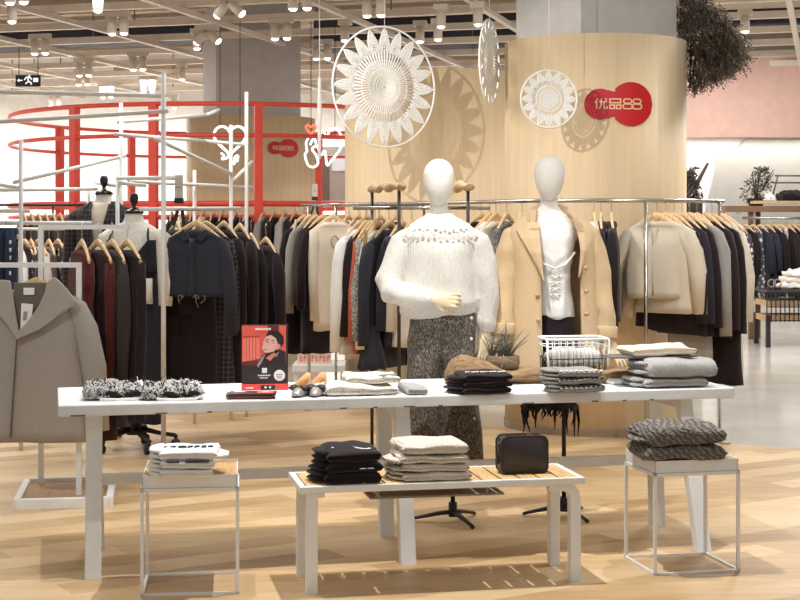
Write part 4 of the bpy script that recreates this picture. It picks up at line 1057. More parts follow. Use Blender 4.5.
for s in (-1, 1):
    MB().tube([(s*.15, 0, H(.13)), (s*.195, 0, H(.17)), (s*.225, -.01, H(.3)), (s*.235, -.02, H(.5)), (s*.23, -.03, H(.66))], [.045, .064, .062, .058, .05], 16, (0, 1, 0), wob=.012, seed=s).build('jacket_sleeve', PLD, t)
    rings = [[V((s*x0, y0-.012, H(d))), V((s*x1, y1-.012, H(d))), V((s*x1, y1+.006, H(d))), V((s*x0, y0+.006, H(d)))] for d, x0, y0, x1, y1 in ((.4, .03, -.148, .04, -.146), (.28, .035, -.142, .105, -.118), (.2, .045, -.13, .12, -.1), (.12, .06, -.1, .11, -.075), (.07, .06, -.068, .1, -.04))]
    MB().loft(rings).build('lapel', PLD, t, smooth=False)
# ------------------------------------------------------------------ hangers and hanging clothes
_h = {}
def hl(label):
    s = 'wooden hanger of the '+label; w_ = s.split()
    if len(w_) > 16: w_ = [x for x in w_ if x not in ('the', 'a', 'of')]; w_[1:1] = ['of']
    return ' '.join(w_)
def hanger(loc, yaw, label, group, w_=.40):
    if 'h' in _h: return dup(_h['h'], loc, yaw, label, group)
    t = thing('clothes_hanger', label, 'hanger', loc, yaw, group); _h['h'] = t
    pts = [(.012, 0, -.002), (.008, 0, .008), (0, 0, .012), (-.009, 0, .006), (-.010, 0, -.006), (-.004, 0, -.018), (0, 0, -.026), (0, 0, -.09)]
    MB().tube(pts, .0022, 6).build('hook', CHROME, t)
    rings = []
    for i in range(21):
        x = -.18+.36*i/20; a = abs(x)/.18; z = -.094-.105*a**1.3; hh = .011+.009*(1-a)+.002; th = .006+.004*(1-a)*1.0+.003*a
        rings.append([V((x, th*cos(2*pi*k/10)-.012*a*a, z+hh*sin(2*pi*k/10))) for k in range(10)])
    MB().loft(rings).build('shoulders', HWOOD, t)
    return t
def body_mb(w_, L, th, flare, seed, neck=.07, fold=.014, nn=36, drop=.52, vneck=0):
    rings = []; a0 = neck; w_ = w_*.9; flare = flare+.10
    for f in (0, .3, .6, .85, 1):
        a = a0+(w_/2-a0)*f; z = -.136-drop*(a-a0); rings.append((a, .03+.01*sin(pi*f)-.002*f, z, 0))
    z0 = rings[-1][2]; m = 11
    for i in range(1, m+1):
        f = i/m; z = z0-(L+z0)*f
        a = w_/2*(1+.03*(1-f)+flare*f-.05*sin(pi*min(1, f*2))); b_ = .03+(th-.03)*min(1, f*5)
        rings.append((a, b_, z, f))
    out = []
    ph = seed*1.7
    for a, b_, z, f in rings:
        ring = []
        for k in range(nn):
            t_ = 2*pi*k/nn; ca, sa = cos(t_), sin(t_)
            x = a*abs(ca)**.85*(1 if ca > 0 else -1); y = b_*abs(sa)**.8*(1 if sa > 0 else -1)
            u = x/(w_/2)
            y += fold*min(1, f*1.6)*(sin(5.2*u+ph+z*2)+.6*sin(11*u+ph*2.3-z*3))*(.55+.45*(1 if sa > 0 else -.4))
            x += .006*f*sin(z*12+ph)
            zz = z + (.006*sin(6*u+ph) if f == 1 else 0)
            if vneck and f == 0 and z > -.08 and sa < 0: zz -= vneck*(-sa)**2
            ring.append(V((x, y-.012*abs(u)**2*(1 if f < .3 else .6), zz)))
        out.append(ring)
    return MB().loft(out)
CNT = {}
def garment(name, label, cat, px, Z, zr, yaw, w_, bottom, mat, sl=.5, group=None, th=.05, flare=.05, seed=None, hang=True, hlabel=None, splay=.055, extras=None, sleeve_mat=None, neck=.085, sr=1.0, fold=.01, loc=None, vneck=0):
    loc = loc if loc is not None else V((XX(px, Z), Z, zr)); L = zr-ZZ(bottom, Z) if bottom > 5 else bottom
    seed = seed if seed is not None else len(CNT)+1; CNT[len(CNT)] = 1; yaw = radians(yaw)
    t = thing(name, label, cat, loc, yaw, group)
    body_mb(w_, L, th, flare, seed, neck, fold, vneck=vneck).build('body', mat, t)
    if sl:
        for s in (-1, 1):
            q = sl*(1+.03*sin(seed*3+s)); x0 = s*(w_/2-.03); w_ *= .9; zs = -.136-.52*(w_/2-neck)-.012
            pts = [(x0-s*.03, 0, zs+.005), (x0+s*.012, -.002, zs-.035), (x0+s*(.03+splay*.35), -.008, zs-.14), (x0+s*(.04+splay*.75), -.012, zs-.5*q), (x0+s*(.045+splay), -.02+.012*sin(seed), zs-q)]
            MB().tube(pts, [(.024*sr, .022*sr), (.042*sr, .033*sr), (.045*sr, .04*sr), (.04*sr, .038*sr), (.034*sr, .034*sr)], 16, (0, 1, 0), wob=.016, seed=seed+s).build('sleeve', sleeve_mat or mat, t)
    if extras: extras(t, w_, L)
    if hang: hanger(loc, yaw, hlabel or (hl(label)), 'pale wooden hangers')
    return t
def shirt_front(mat, col=None, n=6):
    def f(t, w_, L):
        mb = MB()
        for s in (-1, 1):
            mb.loft([[V((s*.012, -.058, -.195)), V((s*.065, -.056, -.21)), V((s*.10, -.04, -.165)), V((s*.085, -.026, -.135)), V((s*.055, -.045, -.148))],
                     [V((s*.012, -.048, -.192)), V((s*.06, -.046, -.207)), V((s*.092, -.03, -.16)), V((s*.08, -.016, -.13)), V((s*.052, -.035, -.143))]])
        mb.build('collar', mat, t, smooth=False)
        MB().loft([[V((x, -.062-.012*(z < -.2)-.004*sin(z*20), z)) for x in (-.016, 0, .016)]+[V((x, -.04, z)) for x in (.016, 0, -.016)] for z in [-.19-(L-.20)*i/10 for i in range(11)]]).build('placket', mat, t)
    return f
def label_patch(t, w_, L):
    MB().box((0, .022, -.158), (.05, .006, .028)).build('neck_label', FW, t, smooth=False)
def open_front(dark):
    def f(t, w_, L):
        MB().loft([[V((x, -.068+.02*(i == 0), z)) for x in (-.01-.012*i, .01+.012*i)]+[V((x, -.05, z)) for x in (.01+.012*i, -.01-.012*i)] for i, z in enumerate((-.12, -.35, -.6, -L+.02))]).build('opening', dark, t)
    return f
def legs(name, label, cat, px, Z, zr, yaw, w_, bottom, mat, group=None, hang=True, extras=None):
    loc = V((XX(px, Z), Z, zr)); L = zr-ZZ(bottom, Z); t = thing(name, label, cat, loc, radians(yaw), group)
    MB().tube([(-w_/2, 0, -.1), (0, 0, -.1), (w_/2, 0, -.1)], (.03, .022), 10, (0, 1, 0)).build('waistband', mat, t)
    for s in (-1, 1):
        MB().tube([(s*w_*.26, 0, -.085), (s*w_*.27, 0, -.25), (s*w_*.28, 0, -.5), (s*w_*.28, 0, -L)], [(w_*.25, .04), (w_*.25, .055), (w_*.23, .05), (w_*.22, .045)], 18, (0, 1, 0), wob=.02, seed=s+int(px)).build('leg', mat, t)
    if extras: extras(t, w_, L)
    if hang: hanger(loc, radians(yaw), hl(label), 'pale wooden hangers')
    return t
BK = fabric((38, 29, 32)); BK2 = fabric((46, 37, 39)); CH_ = fabric((66, 58, 57)); NAVY = fabric((52, 53, 62)); GREY = fabric((150, 144, 138), 'knit'); LGREY = fabric((178, 174, 169))
RUST = fabric((92, 42, 38), 'knit'); DRUST = fabric((60, 34, 34), 'knit'); CREAM = fabric((230, 219, 202)); BEIGE = fabric((204, 193, 174)); WHITEF = fabric((240, 238, 234)); CORAL = fabric((196, 100, 78)); OLIVE = fabric((150, 128, 84)); DENIM = fabric((122, 152, 180)); TWG = fabric((112, 106, 100), 'tweed'); COATG = fabric((164, 158, 150))

# ------------------------------------------------------------------ white two-armed stand in the left foreground
Zs = 7.92
t = thing('clothes_stand', 'white two-arm clothes stand with a wood-lined base at the left edge', 'clothes rack', (0, 0, 0))
f0 = V((XX(15.5, 7.68), 7.68, 0)); fx = V((.46, .075, 0)); fy = V((-.09, .64, 0))
ax = atan2(fx.y, fx.x); bw, bd = fx.length, fy.length
def L2W(u, v, z): return f0+fx*u+fy*v+V((0, 0, z))
Mz = Matrix.Rotation(ax, 3, 'Z')
mb = MB()
for u, v, sx, sy in ((.5, 0, bw, .035), (.5, 1, bw, .035), (0, .5, .035, bd), (1, .5, .035, bd)): mb.box(L2W(u, v, .028), (sx, sy, .056), M=Mz)
mb.build('base_frame', WHITE, t, smooth=False, bev=.003)
MB().box(L2W(.5, .5, .02), (bw-.03, bd-.03, .03), M=Mz).build('base_board', wood((176, 134, 88), 'plank'), t, smooth=False)
pA = V((XX(79, Zs), Zs, 0)); pB = V((XX(41, 8.27), 8.27, 0))
zA, zB = ZZ(265, Zs), ZZ(227, 8.27)
MB().box((pA.x, pA.y, zA/2-.006), (.026, .026, zA-.012)).build('post', WHITE, t, smooth=False)
MB().box((pB.x, pB.y, zB/2-.006), (.026, .026, zB-.012)).build('post', WHITE, t, smooth=False)
MB().box((pA.x-.36+.013, pA.y, zA), (.72, .026, .026)).build('arm', WHITE, t, smooth=False)
MB().box((pB.x+.25-.013, pB.y, zB), (.5, .026, .026)).build('arm', WHITE, t, smooth=False)
MB().box((pA.x-.71, pA.y, zA/2), (.026, .026, zA)).build('post', WHITE, t, smooth=False)
# grey hooded coat facing us
def coat_extras(t, w_, L):
    k = Zs/FPX
    def q(px, py): return ((px-36)*k, (264-py)*k)
    def fl(pts, y0, th, nm, mat, c=.35):
        f = lambda x, y, z: V((x, y+c*x*x*1.2, z))
        n = 10; mb = MB()
        mb.prism([q(*p) for p in pts], y0, y0-th, f); return mb.build(nm, mat, t, smooth=False, bev=.006)
    CG2 = fabric((170, 164, 155))
    fl([(61, 277), (66, 281), (74, 290), (82, 301), (79, 306), (70, 311), (58, 321), (45, 330), (23, 339), (21.5, 334), (34, 322), (46, 306), (52, 292), (54, 282)], -.105, .022, 'lapel', CG2)
    fl([(8, 280), (17, 281), (19, 292), (21, 306), (24, 322), (26.5, 332), (22, 336), (12, 322), (-2, 308), (-16, 298), (-12, 288), (0, 283)], -.105, .022, 'lapel', CG2)
    fl([(18, 283), (53, 283), (50, 296), (43, 310), (30, 325), (24, 330), (20, 306)], -.083, .006, 'lining', fabric((112, 106, 100)))
    fl([(29, 288), (40, 288), (40, 295), (29, 295)], -.092, .004, 'neck_label', FW)
    fl([(28, 303), (40, 304), (37.5, 327), (27, 329)], -.112, .003, 'swing_tag', plain((236, 234, 230), .5))
    fl([(30.5, 311), (34.5, 311), (33.5, 320), (29.5, 320)], -.1152, .001, 'tag_print', plain((150, 146, 142), .5))
    fl([(22.0, 338), (23.2, 338), (16.6, 437), (15.2, 437)], -.094, .012, 'front_edge', fabric((104, 98, 92)), .2)
garment('coat', 'long grey wool coat with a broad collar on the front-left stand', 'coat', 36, Zs, zA+.01, -4, .52, 440, COATG, .66, 'left stand clothes', .085, .10, 2, extras=coat_extras, splay=.10, sr=1.5, fold=.01, neck=.10)
for (px, Z, yaw, w_, bot, mat, nm, lb, sm, sl_) in (
    (82, 8.27, -62, .34, 428, RUST, 'sweater', 'rust knit sweater, first on the white arm behind the grey coat', None, .62),
    (98, 8.27, -52, .36, 436, DRUST, 'cardigan', 'dark brown cardigan with rust edges, second on the white arm', RUST, .7),
    (112, 8.27, -54, .38, 424, CH_, 'coat', 'charcoal coat, third on the white arm behind the grey coat', None, .7),
    (127, 8.27, -52, .40, 418, BK2, 'coat', 'long black coat at the outer end of the white arm', None, .75)):
    garment(nm, lb, nm, px, Z, zB+.01, yaw, w_, bot, mat, sl_, 'left stand clothes', .05, .04, None, sleeve_mat=sm, sr=.7, splay=.0)

# ------------------------------------------------------------------ white tube rack system
t = thing('tube_rack', 'white scaffold-like tube rack rising behind the dress forms', 'clothes rack', (0, 0, 0))
def tube(x0, y0, Z0, x1, y1, Z1, r=.0135):
    MB().cyl(P(x0, y0, Z0), P(x1, y1, Z1), r, 10).build('tube', TUBE, t)
def post(px, y0, Z, y1=None, r=.0135):
    a = P(px, y0, Z); b_ = P(px, y1, Z) if y1 else V((a.x, a.y, 0)); MB().cyl(b_, a, r, 10).build('post', TUBE, t)
post(163.5, 73, 9.5, r=.016); post(21, 140, 9.7, r=.014); post(121, 103, 10.6); post(117.5, 163, 10.2); post(88.5, 173, 10.9); post(231, 125, 11.2); post(246.5, 92, 11.4); post(194.5, 170, 11.0)
tube(-12, 91.5, 9.6, 166, 96, 9.5); tube(-12, 122.5, 9.75, 168, 111, 9.48); tube(118, 122, 10.6, 206, 115, 11.4); tube(206, 115, 11.4, 219, 110, 11.6)
tube(115, 134, 10.4, 205, 141, 11.5); tube(205, 141, 11.5, 248, 145, 11.4); tube(155, 138.5, 9.9, 232, 174, 11.2); tube(231.5, 182, 11.2, 252, 162, 11.6)
tube(14, 182.5, 9.68, 125, 156, 10.65); tube(-10, 183, 10.0, 22, 188.5, 9.72); tube(-10, 190, 9.9, 97, 189, 10.9); tube(-10, 211, 9.9, 29, 211, 9.68); tube(-10, 223, 9.75, 92, 223, 9.95)
tube(117, 178, 10.2, 174, 178, 9.55); tube(119, 183, 10.2, 145, 185.5, 10.0); tube(130, 181.5, 10.4, 252, 187.5, 11.5); tube(140, 209.5, 9.62, 240, 208.5, 10.1); tube(96, 183, 10.9, 119, 186, 10.25)
# hanging white rod from the ceiling
# ------------------------------------------------------------------ rack behind: navy shirt and dark clothes (rail at y 209)
zC = ZZ(209, 9.8)
def rag(t, w_, L):
    r_ = random.Random(3); mb = MB()
    for i in range(7):
        x = r_.uniform(-w_*.45, w_*.4); p = V((x, -.075, -L+.01)); l = r_.uniform(.02, .09)
        mb.tube([p, p+V((r_.uniform(-.02, .02), 0, -l*.5)), p+V((r_.uniform(-.04, .04), 0, -l))], .0022, 5)
    mb.build('loose_threads', fabric((150, 138, 124)), t)
garment('shirt', 'black shirt tucked behind the collar of the navy shirt', 'shirt', 176, 10.0, zC, -62, .40, 380, BK, .5, 'dark clothes on the tube rack')
garment('dress', 'long black dress hanging right behind the navy shirt', 'dress', 190, 9.86, zC, -12, .36, 394, BK, 0, 'dark clothes on the tube rack', .09, .12, 3, hang=False)
garment('shirt', 'navy cotton shirt with a frayed hem beside the white post', 'shirt', 196, 9.66, zC, -16, .43, 296, NAVY, .62, 'dark clothes on the tube rack', .06, .05, 5, extras=lambda t, w_, L: (shirt_front(NAVY)(t, w_, L), label_patch(t, w_, L), rag(t, w_, L)), splay=.05, sr=1.1, fold=.016)
garment('shirt', 'dark plaid shirt peeking out behind the navy shirt', 'shirt', 206, 9.98, zC, -28, .44, 392, fabric((44, 42, 50), 'plaid'), .6, 'dark clothes on the tube rack', .07, .04, 9)
garment('jacket', 'black velvet jacket between the plaid shirt and the white post', 'jacket', 224, 10.05, zC, -50, .40, 386, BK, .6, 'dark clothes on the tube rack')
garment('coat', 'black coat right of the velvet jacket on the tube rack', 'coat', 240, 10.2, ZZ(212, 10.2), -58, .42, 388, BK2, .65, 'dark clothes on the tube rack')
garment('jacket', 'black jacket with a pale blue denim front edge', 'jacket', 251, 10.3, ZZ(222, 10.3), -62, .42, 384, BK, .6, 'dark clothes on the tube rack',
        extras=lambda t, w_, L: MB().tube([(w_/2-.0, -.07, -.13), (w_/2+.055, -.078, -.24), (w_/2+.075, -.085, -.45), (w_/2+.095, -.09, -.75)], (.02, .012), 8, (0, 1, 0)).build('denim_edge', DENIM, t))
garment('coat', 'black coat at the right end of the tube rack', 'coat', 266, 10.4, ZZ(226, 10.4), -58, .42, 380, BK2, .72, 'dark clothes on the tube rack')
# sign card clipped to the rail
def card(px, Z, y0, y1, w_, label, yc):
    t = thing('sign_card', label, 'sign', P(px, yc, Z), radians(-4), 'clipped sign cards'); k = Z/FPX
    MB().box((0, -.02, (yc-(y0+y1)/2)*k), (w_*k, .006, (y1-y0)*k)).build('card', plain((222, 216, 206), .5), t, smooth=False)
    MB().box((0, -.024, (yc-(y0+y1)/2)*k), (w_*k*.55, .002, .006)).build('card_text', plain((150, 140, 130), .5), t, smooth=False)
    mb = MB(); mb.box((0, -.015, (yc-y1)*k-.005), (.06, .03, .035)).box((-.025, -.01, -.06), (.022, .02, .10), M=Matrix.Rotation(.3, 3, 'Y')).box((.028, -.01, -.07), (.022, .02, .12), M=Matrix.Rotation(-.12, 3, 'Y'))
    mb.build('clip', BLACK, t, smooth=False, bev=.003)
card(179.5, 9.78, 175, 200, 8.5, 'white sign card clipped with black clips above the navy shirt', 209)
# striped paper bag glimpsed behind the post
t = thing('paper_bag', 'small pink and white paper bag hanging beyond the white post', 'bag', P(165, 357, 9.93), 0)
k = 9.93/FPX
MB().box((0, 0, -.075), (.10, .05, .15)).build('bag', plain((238, 200, 190), .6), t, smooth=False, bev=.003)
mb = MB()
for z in (-.03, -.075, -.12): mb.box((.018, -.0255, z), (.05, .003, .026))
mb.build('white_panel', plain((240, 236, 230), .6), t, smooth=False)
mb = MB(); mb.tube([(-.025, 0, 0), (-.02, 0, .05), (.02, 0, .05), (.025, 0, 0)], .003, 6); mb.build('handle', plain((230, 220, 214), .6), t)

# ------------------------------------------------------------------ far-left rails
def rail_rack(name, label, pts, feet, mat, r=.012, foot=True, mcat='clothes rack'):
    t = thing(name, label, mcat, (0, 0, 0))
    MB().tube(pts, r, 10, (0, 0, 1)).build('rail', mat, t)
    for p in feet:
        MB().cyl((p[0], p[1], 0), (p[0], p[1], pts[0].z), r*.9, 10).build('post', mat, t)
        if foot: MB().box((p[0], p[1], .012), (.06, .42, .02)).build('foot', mat, t, smooth=False, bev=.004)
    return t
Zd = 11.6; zD = ZZ(229, Zd)
rail_rack('clothes_rail', 'white clothes rail behind the grey coat with patterned blouses', [V((-3.8, Zd, zD)), V((XX(98, Zd), Zd, zD))], [(XX(97, Zd), Zd), (-3.7, Zd)], TUBE)
legs('jeans', 'dark blue jeans with white side stitching at the left edge', 'jeans', 6, 9.75, ZZ(217, 9.75), -10, .16, 300, fabric((50, 62, 84)), 'far left rail clothes', True,
     lambda t, w_, L: [MB().loft([[V((x0, -.062, z)), V((x0+.012, -.062, z)), V((x0+.012, -.05, z)), V((x0, -.05, z))] for z in (-.15-.05*i, -.175-.05*i)]).build('stitch', FW, t) for x0 in (-.035, .05) for i in range(5)])
for i, (px, mat, lb, nm) in enumerate((
    (17, WHITEF, 'white blouse next to the dark jeans on the far left rail', 'blouse'),
    (25, BK, 'black top, second on the far left rail', 'top'), (31, fabric((60, 50, 50), 'floral'), 'black and white floral blouse, third on the far left rail', 'blouse'),
    (38, fabric((206, 198, 190), 'floral'), 'pale patterned scarf top behind the white corner post', 'blouse'), (49, fabric((112, 98, 88)), 'taupe vest, fifth on the far left rail', 'vest'),
    (58, fabric((54, 46, 48), 'floral'), 'black blouse with big white blossoms on the far left rail', 'blouse'), (67, BK, 'black blazer, next to last on the far left rail', 'blazer'), (77, BK2, 'black dress at the right end of the far left rail', 'dress'))):
    garment(nm, lb, nm, px, Zd, zD, -52 if i % 2 else -60, .34, 300+8*(i % 3), mat, .45 if nm not in ('vest', 'dress') else 0, 'far left rail clothes', .05)
Ze = 14.2; zE = ZZ(205, Ze)
rail_rack('clothes_rail', 'dark clothes rail far back at the left below the red frame', [V((-4.6, Ze, zE)), V((XX(100, Ze), Ze, zE))], [(XX(53, Ze), Ze), (XX(99, Ze), Ze), (-4.5, Ze)], BLACK)
for i in range(10):
    px = 24+7.2*i
    nm = ('top', 'jacket', 'blouse')[i % 3]
    garment(nm, '%s on the dark far-left back rail, %s from its left end' % (('black top', 'dark grey jacket', 'black blouse')[i % 3], nth(i)), nm, px, Ze, zE, -62, .40, 330, (BK, CH_, BK2)[i % 3], .5, 'dark far left back rail clothes', .05)

# ------------------------------------------------------------------ red circular frame
RC = V((-2.0, 18, 0)); RR = 2.6
t = thing('red_frame', 'big red circular steel frame around the far column', 'clothes rack', RC)
def ringt(z, r, nm='ring'): MB().torus((0, 0, z), RR, r, 96, 8, 'z').build(nm, RED, t)
zr1 = ZZ(103.5, 15.4); zr2 = ZZ(135, 15.4); zr3 = ZZ(203.5, 15.4); zr4 = ZZ(216.5, 15.4)
ringt(zr1, .024); ringt(zr2, .022); ringt(zr3, .03); ringt(zr4, .02)
def onring(px, near):
    best = None
    for i in range(3600):
        a = 2*pi*i/3600; x, y = RC.x+RR*cos(a), RC.y+RR*sin(a)
        if (y < RC.y) != near: continue
        e = abs(400+x*FPX/y-px)
        if best is None or e < best[0]: best = (e, a)
    return best[1]
for px, near in ((74.5, True), (153.5, True), (258.5, True), (60, False), (131.5, False), (318.5, False)):
    a = onring(px, near); MB().box((RR*cos(a), RR*sin(a), zr1/2), (.085, .085, zr1), a).build('post', RED, t, smooth=False, bev=.004)
for i, (px, mat, lb, nm) in enumerate(((172, BK, 'black top', 'top'), (182, WHITEF, 'white top', 'top'), (192, BK2, 'black jacket', 'jacket'), (203, CREAM, 'cream blouse', 'blouse'), (213, BK, 'black jumper', 'jumper'), (222, BK, 'black coat', 'coat'), (236, CH_, 'charcoal coat', 'coat'), (247, BK, 'black vest', 'vest'),
    (263, GREY, 'grey wool coat', 'coat'), (274, BK, 'black coat', 'coat'), (285, LGREY, 'light grey jacket', 'jacket'), (295, BK2, 'black blouse', 'blouse'), (305, BK, 'black trouser suit', 'suit'), (316, CH_, 'charcoal jacket', 'jacket'))):
    a = onring(px, True); x, y = RC.x+RR*cos(a), RC.y+RR*sin(a)
    garment(nm, '%s on the red ring rail, %s from the left' % (lb, nth(i)), nm, px, y, zr3, 78-(px-250)*.12, .42, 345, mat, .6, 'red ring rail clothes', .05, loc=V((x, y, zr3)))
card(315, 15.3, 184, 198, 5.5, 'white sign card clipped to the red ring beside the far column', 204)
# mirror-like display panel beyond
t = thing('picture_board', 'grey picture panel standing between the two far columns', 'panel', V((XX(333, 22), 22, 0)))
k = 22/FPX
MB().box((0, 0, ZZ(174, 22)), (31*k, .06, 54*k)).build('panel', plain((150, 142, 134), .4), t, smooth=False)
MB().box((-8*k, -.035, ZZ(178, 22)), (9*k, .01, 44*k)).build('curtain_picture', plain((96, 84, 74), .5), t, smooth=False)
MB().box((6*k, -.035, ZZ(165, 22)), (14*k, .01, 12*k)).build('pale_picture', plain((196, 200, 206), .4), t, smooth=False)
for s in (-1, 1): MB().box((s*14*k, 0, ZZ(201, 22)/2), (.05, .05, ZZ(201, 22))).build('leg', plain((120, 112, 104), .5), t, smooth=False)

# ------------------------------------------------------------------ long steel rail sweeping in front of the columns
zF = 1.62
RP = [(302, 12.0), (345, 11.7), (400, 11.4), (470, 10.6), (525, 9.98), (560, 9.85), (600, 9.8), (646, 9.8), (690, 9.95), (723, 10.2)]
rpts = [V((XX(a, Z), Z, zF)) for a, Z in RP]
def railZ(px):
    for (a, z0), (b_, z1) in zip(RP, RP[1:]):
        if a <= px <= b_: return z0+(z1-z0)*(px-a)/(b_-a)
    return RP[-1][1]
t = rail_rack('clothes_rail', 'long steel clothes rail curving past both wooden columns', rpts, [(XX(309, 11.95), 11.95), (XX(646, 9.8), 9.8), (XX(719.5, 10.16), 10.16)], CHROME, .014)
t = rail_rack('clothes_rail', 'short steel rail behind the long one, left of the mannequins', [V((XX(335, 12.1), 12.1, zF)), V((XX(425, 11.9), 11.9, zF))], [(XX(336, 12.1), 12.1), (XX(424, 11.9), 11.9)], CHROME, .012)
def onrail(nm, lb, px, yaw, w_, bot, mat, sl=.55, th=.042, fl=.05, **kw):
    return garment(nm, lb, nm, px, railZ(px), zF, yaw, w_, bot, mat, sl, 'steel rail clothes', th, fl, **kw)
onrail('coat', 'black coat with a beige edge, first on the steel rail', 304, 54, .46, 352, BK, .6, extras=lambda t, w_, L: MB().tube([(-w_/2+.02, -.06, -.12), (-w_/2-.06, -.075, -.3), (-w_/2-.075, -.08, -.5)], (.014, .008), 8, (0, 1, 0)).build('beige_edge', BEIGE, t))
onrail('coat', 'grey wool coat with long sleeves, second on the steel rail', 310, 56, .46, 300, GREY, .62, splay=.05)
onrail('sweater', 'charcoal sweater between the grey coat and the black dress', 316, 56, .42, 300, CH_, .6)
onrail('dress', 'black flared dress on the left part of the steel rail', 323, 50, .42, 352, BK, .6, .085, .22)
def squiggle(t, w_, L):
    for cx, cz, r, a0, a1 in ((-.02, -.26, .045, 20, 260), (.035, -.33, .03, 100, 330), (.0, -.42, .035, 200, 380)):
        MB().tube([(cx+r*.7*cos(radians(a0+(a1-a0)*i/10)), -.066-.0*i, cz-.03+r*sin(radians(a0+(a1-a0)*i/10))) for i in range(11)], .006, 7).build('cord_loop', fabric((176, 164, 148)), t)
    MB().box((.06, -.066, -.56), (.016, .012, .03)).box((.066, -.066, -.66), (.016, .012, .06)).build('dark_patch', BK, t, smooth=False)
onrail('sweatshirt', 'cream sweatshirt with cord loops on its chest', 333, 30, .36, 330, CREAM, .74, .055, .03, extras=squiggle, splay=-.02, sr=1.1)
for i, (px, mat, lb, nm) in enumerate(((340, BK, 'black blouse on the short steel rail beyond the cream sweatshirt', 'blouse'), (349, fabric((70, 64, 66), 'floral'), 'floral blouse on the steel rail left of the wooden roller', 'blouse'), (358, fabric((92, 112, 138)), 'blue blouse on the steel rail below the wooden roller', 'blouse'), (367, BK, 'black top on the steel rail behind the navy blouse', 'top'),
        (380, BK2, 'black jacket on the steel rail behind the navy blouse', 'jacket'), (396, CH_, 'charcoal jacket on the steel rail behind the mannequin', 'jacket'))):
    garment(nm, lb, nm, px, 12.1-.2*(px-335)/90, zF, 58, .38, 300, mat, .45, 'short steel rail clothes', .04)
onrail('blouse', 'black V-neck blouse right of the sweater mannequin', 481, 40, .36, 330, BK, .5, vneck=.04)
onrail('blouse', 'white blouse with a wide neck between the two mannequins', 490, 48, .42, 350, WHITEF, .6)
onrail('cardigan', 'white cardigan beside the grey tweed coat', 496, 52, .42, 350, CREAM, .6)
onrail('coat', 'grey tweed coat just left of the camel coat', 507, 62, .42, 360, TWG, .6)
onrail('blouse', 'grey blouse hidden behind the camel coat', 522, 66, .40, 350, GREY, .55)
onrail('blouse', 'pale blue blouse just right of the camel coat', 594, 86, .40, 320, fabric((196, 200, 206)), .5, .045)
onrail('jacket', 'black jacket, second right of the camel coat', 601, 80, .42, 328, BK, .55, .06)
onrail('jacket', 'black jacket alone at the left of the bare rail stretch', 611.5, 82, .42, 320, BK, .6, .055)
onrail('blouse', 'beige collarless blouse facing us on the right rail', 657, -24, .40, 298, BEIGE, .52, .075, .06, extras=lambda t, w_, L: (label_patch(t, w_, L), MB().loft([[V((x, -.066-.008*(z < -.2), z)) for x in (-.014, .014)]+[V((x, -.045, z)) for x in (.014, -.014)] for z in [-.18-(L-.20)*i/8 for i in range(9)]]).build('placket', fabric((196, 184, 164)), t)), splay=.09, sr=1.1, fold=.022, neck=.105, vneck=.045)
onrail('blouse', 'second beige blouse, wide sleeved, right behind the collarless one', 666, -40, .42, 312, fabric((210, 198, 178)), .56, .08, .08, splay=.06, sr=1.3)
onrail('trousers', 'pale grey trousers below the beige blouses', 690, -24, .26, 362, fabric((160, 154, 148)), 0, .05, .2)
onrail('jacket', 'black jacket right of the beige blouses', 674, -52, .42, 331, BK, .62)
onrail('jacket', 'navy blazer close to the beige blouse sleeve', 682, -54, .42, 333, fabric((48, 44, 52)), .6)
onrail('coat', 'long black coat left of the grey cardigan', 689, -56, .44, 334, BK, .64)
onrail('cardigan', 'grey knit cardigan with long sleeves on the right rail', 697, -54, .44, 322, fabric((160, 156, 152), 'knit'), .68, splay=.06, sr=1.15)
onrail('coat', 'charcoal black coat right of the grey cardigan', 706, -54, .44, 336, BK2, .66)
onrail('dress', 'long black dress reaching lowest on the right rail', 712, -50, .44, 382, BK, .68, .08, .14)
onrail('sweater', 'cream sweater at the right end of the steel rail', 719, -56, .46, 318, fabric((226, 216, 200), 'knit'), .6, splay=.06, sr=1.2)
onrail('skirt', 'cream and black panelled dress under the cream sweater', 721, -40, .30, 372, CREAM, 0, .06, .12)

# ------------------------------------------------------------------ stand with wooden rollers
t = thing('roller_stand', 'dark steel clothes stand topped by two rough wooden rollers', 'clothes rack', (0, 0, 0))
DST = plain((74, 66, 62), .4, .6, name='dark steel'); zl = 1.69; zb_ = ZZ(208, 9.35)
dd = V((.175, -.70, 0))
for fx_ in (V((XX(372, 9.7), 9.7, 0)), V((XX(436, 9.7), 9.7, 0))):
    for e in (0, 1):
        p = fx_+dd*e; MB().cyl(p, p+V((0, 0, zl)), .011, 10).build('post', DST, t)
    a, c = fx_-dd*.07, fx_+dd*1.07; mb = MB()
    rr = [.024+.006*noise.noise(V((i*.9, fx_.x*4, 0))) for i in range(15)]
    mb.tube([a+(c-a)*(i/14)+V((0, 0, zl+.004+.006*sin(i*1.3))) for i in range(15)], rr, 14, (0, 0, 1), wob=.02, seed=int(fx_.x*10)); 
    mb.build('roller', wood((216, 184, 138), 'drift', .7), t)
    m_ = fx_+dd*.5
    MB().box((m_.x, m_.y, .01), (.05, .8, .018), atan2(dd.y, dd.x)+pi/2).build('foot', DST, t, smooth=False)
    MB().cyl(fx_+V((0, 0, zb_)), fx_+dd+V((0, 0, zb_)), .007, 8).build('cross_bar', DST, t)
MB().cyl(V((XX(353, 9.35), 9.35, zb_)), V((XX(490, 9.35), 9.35, zb_)), .0115, 10).build('rail', CHROME, t)
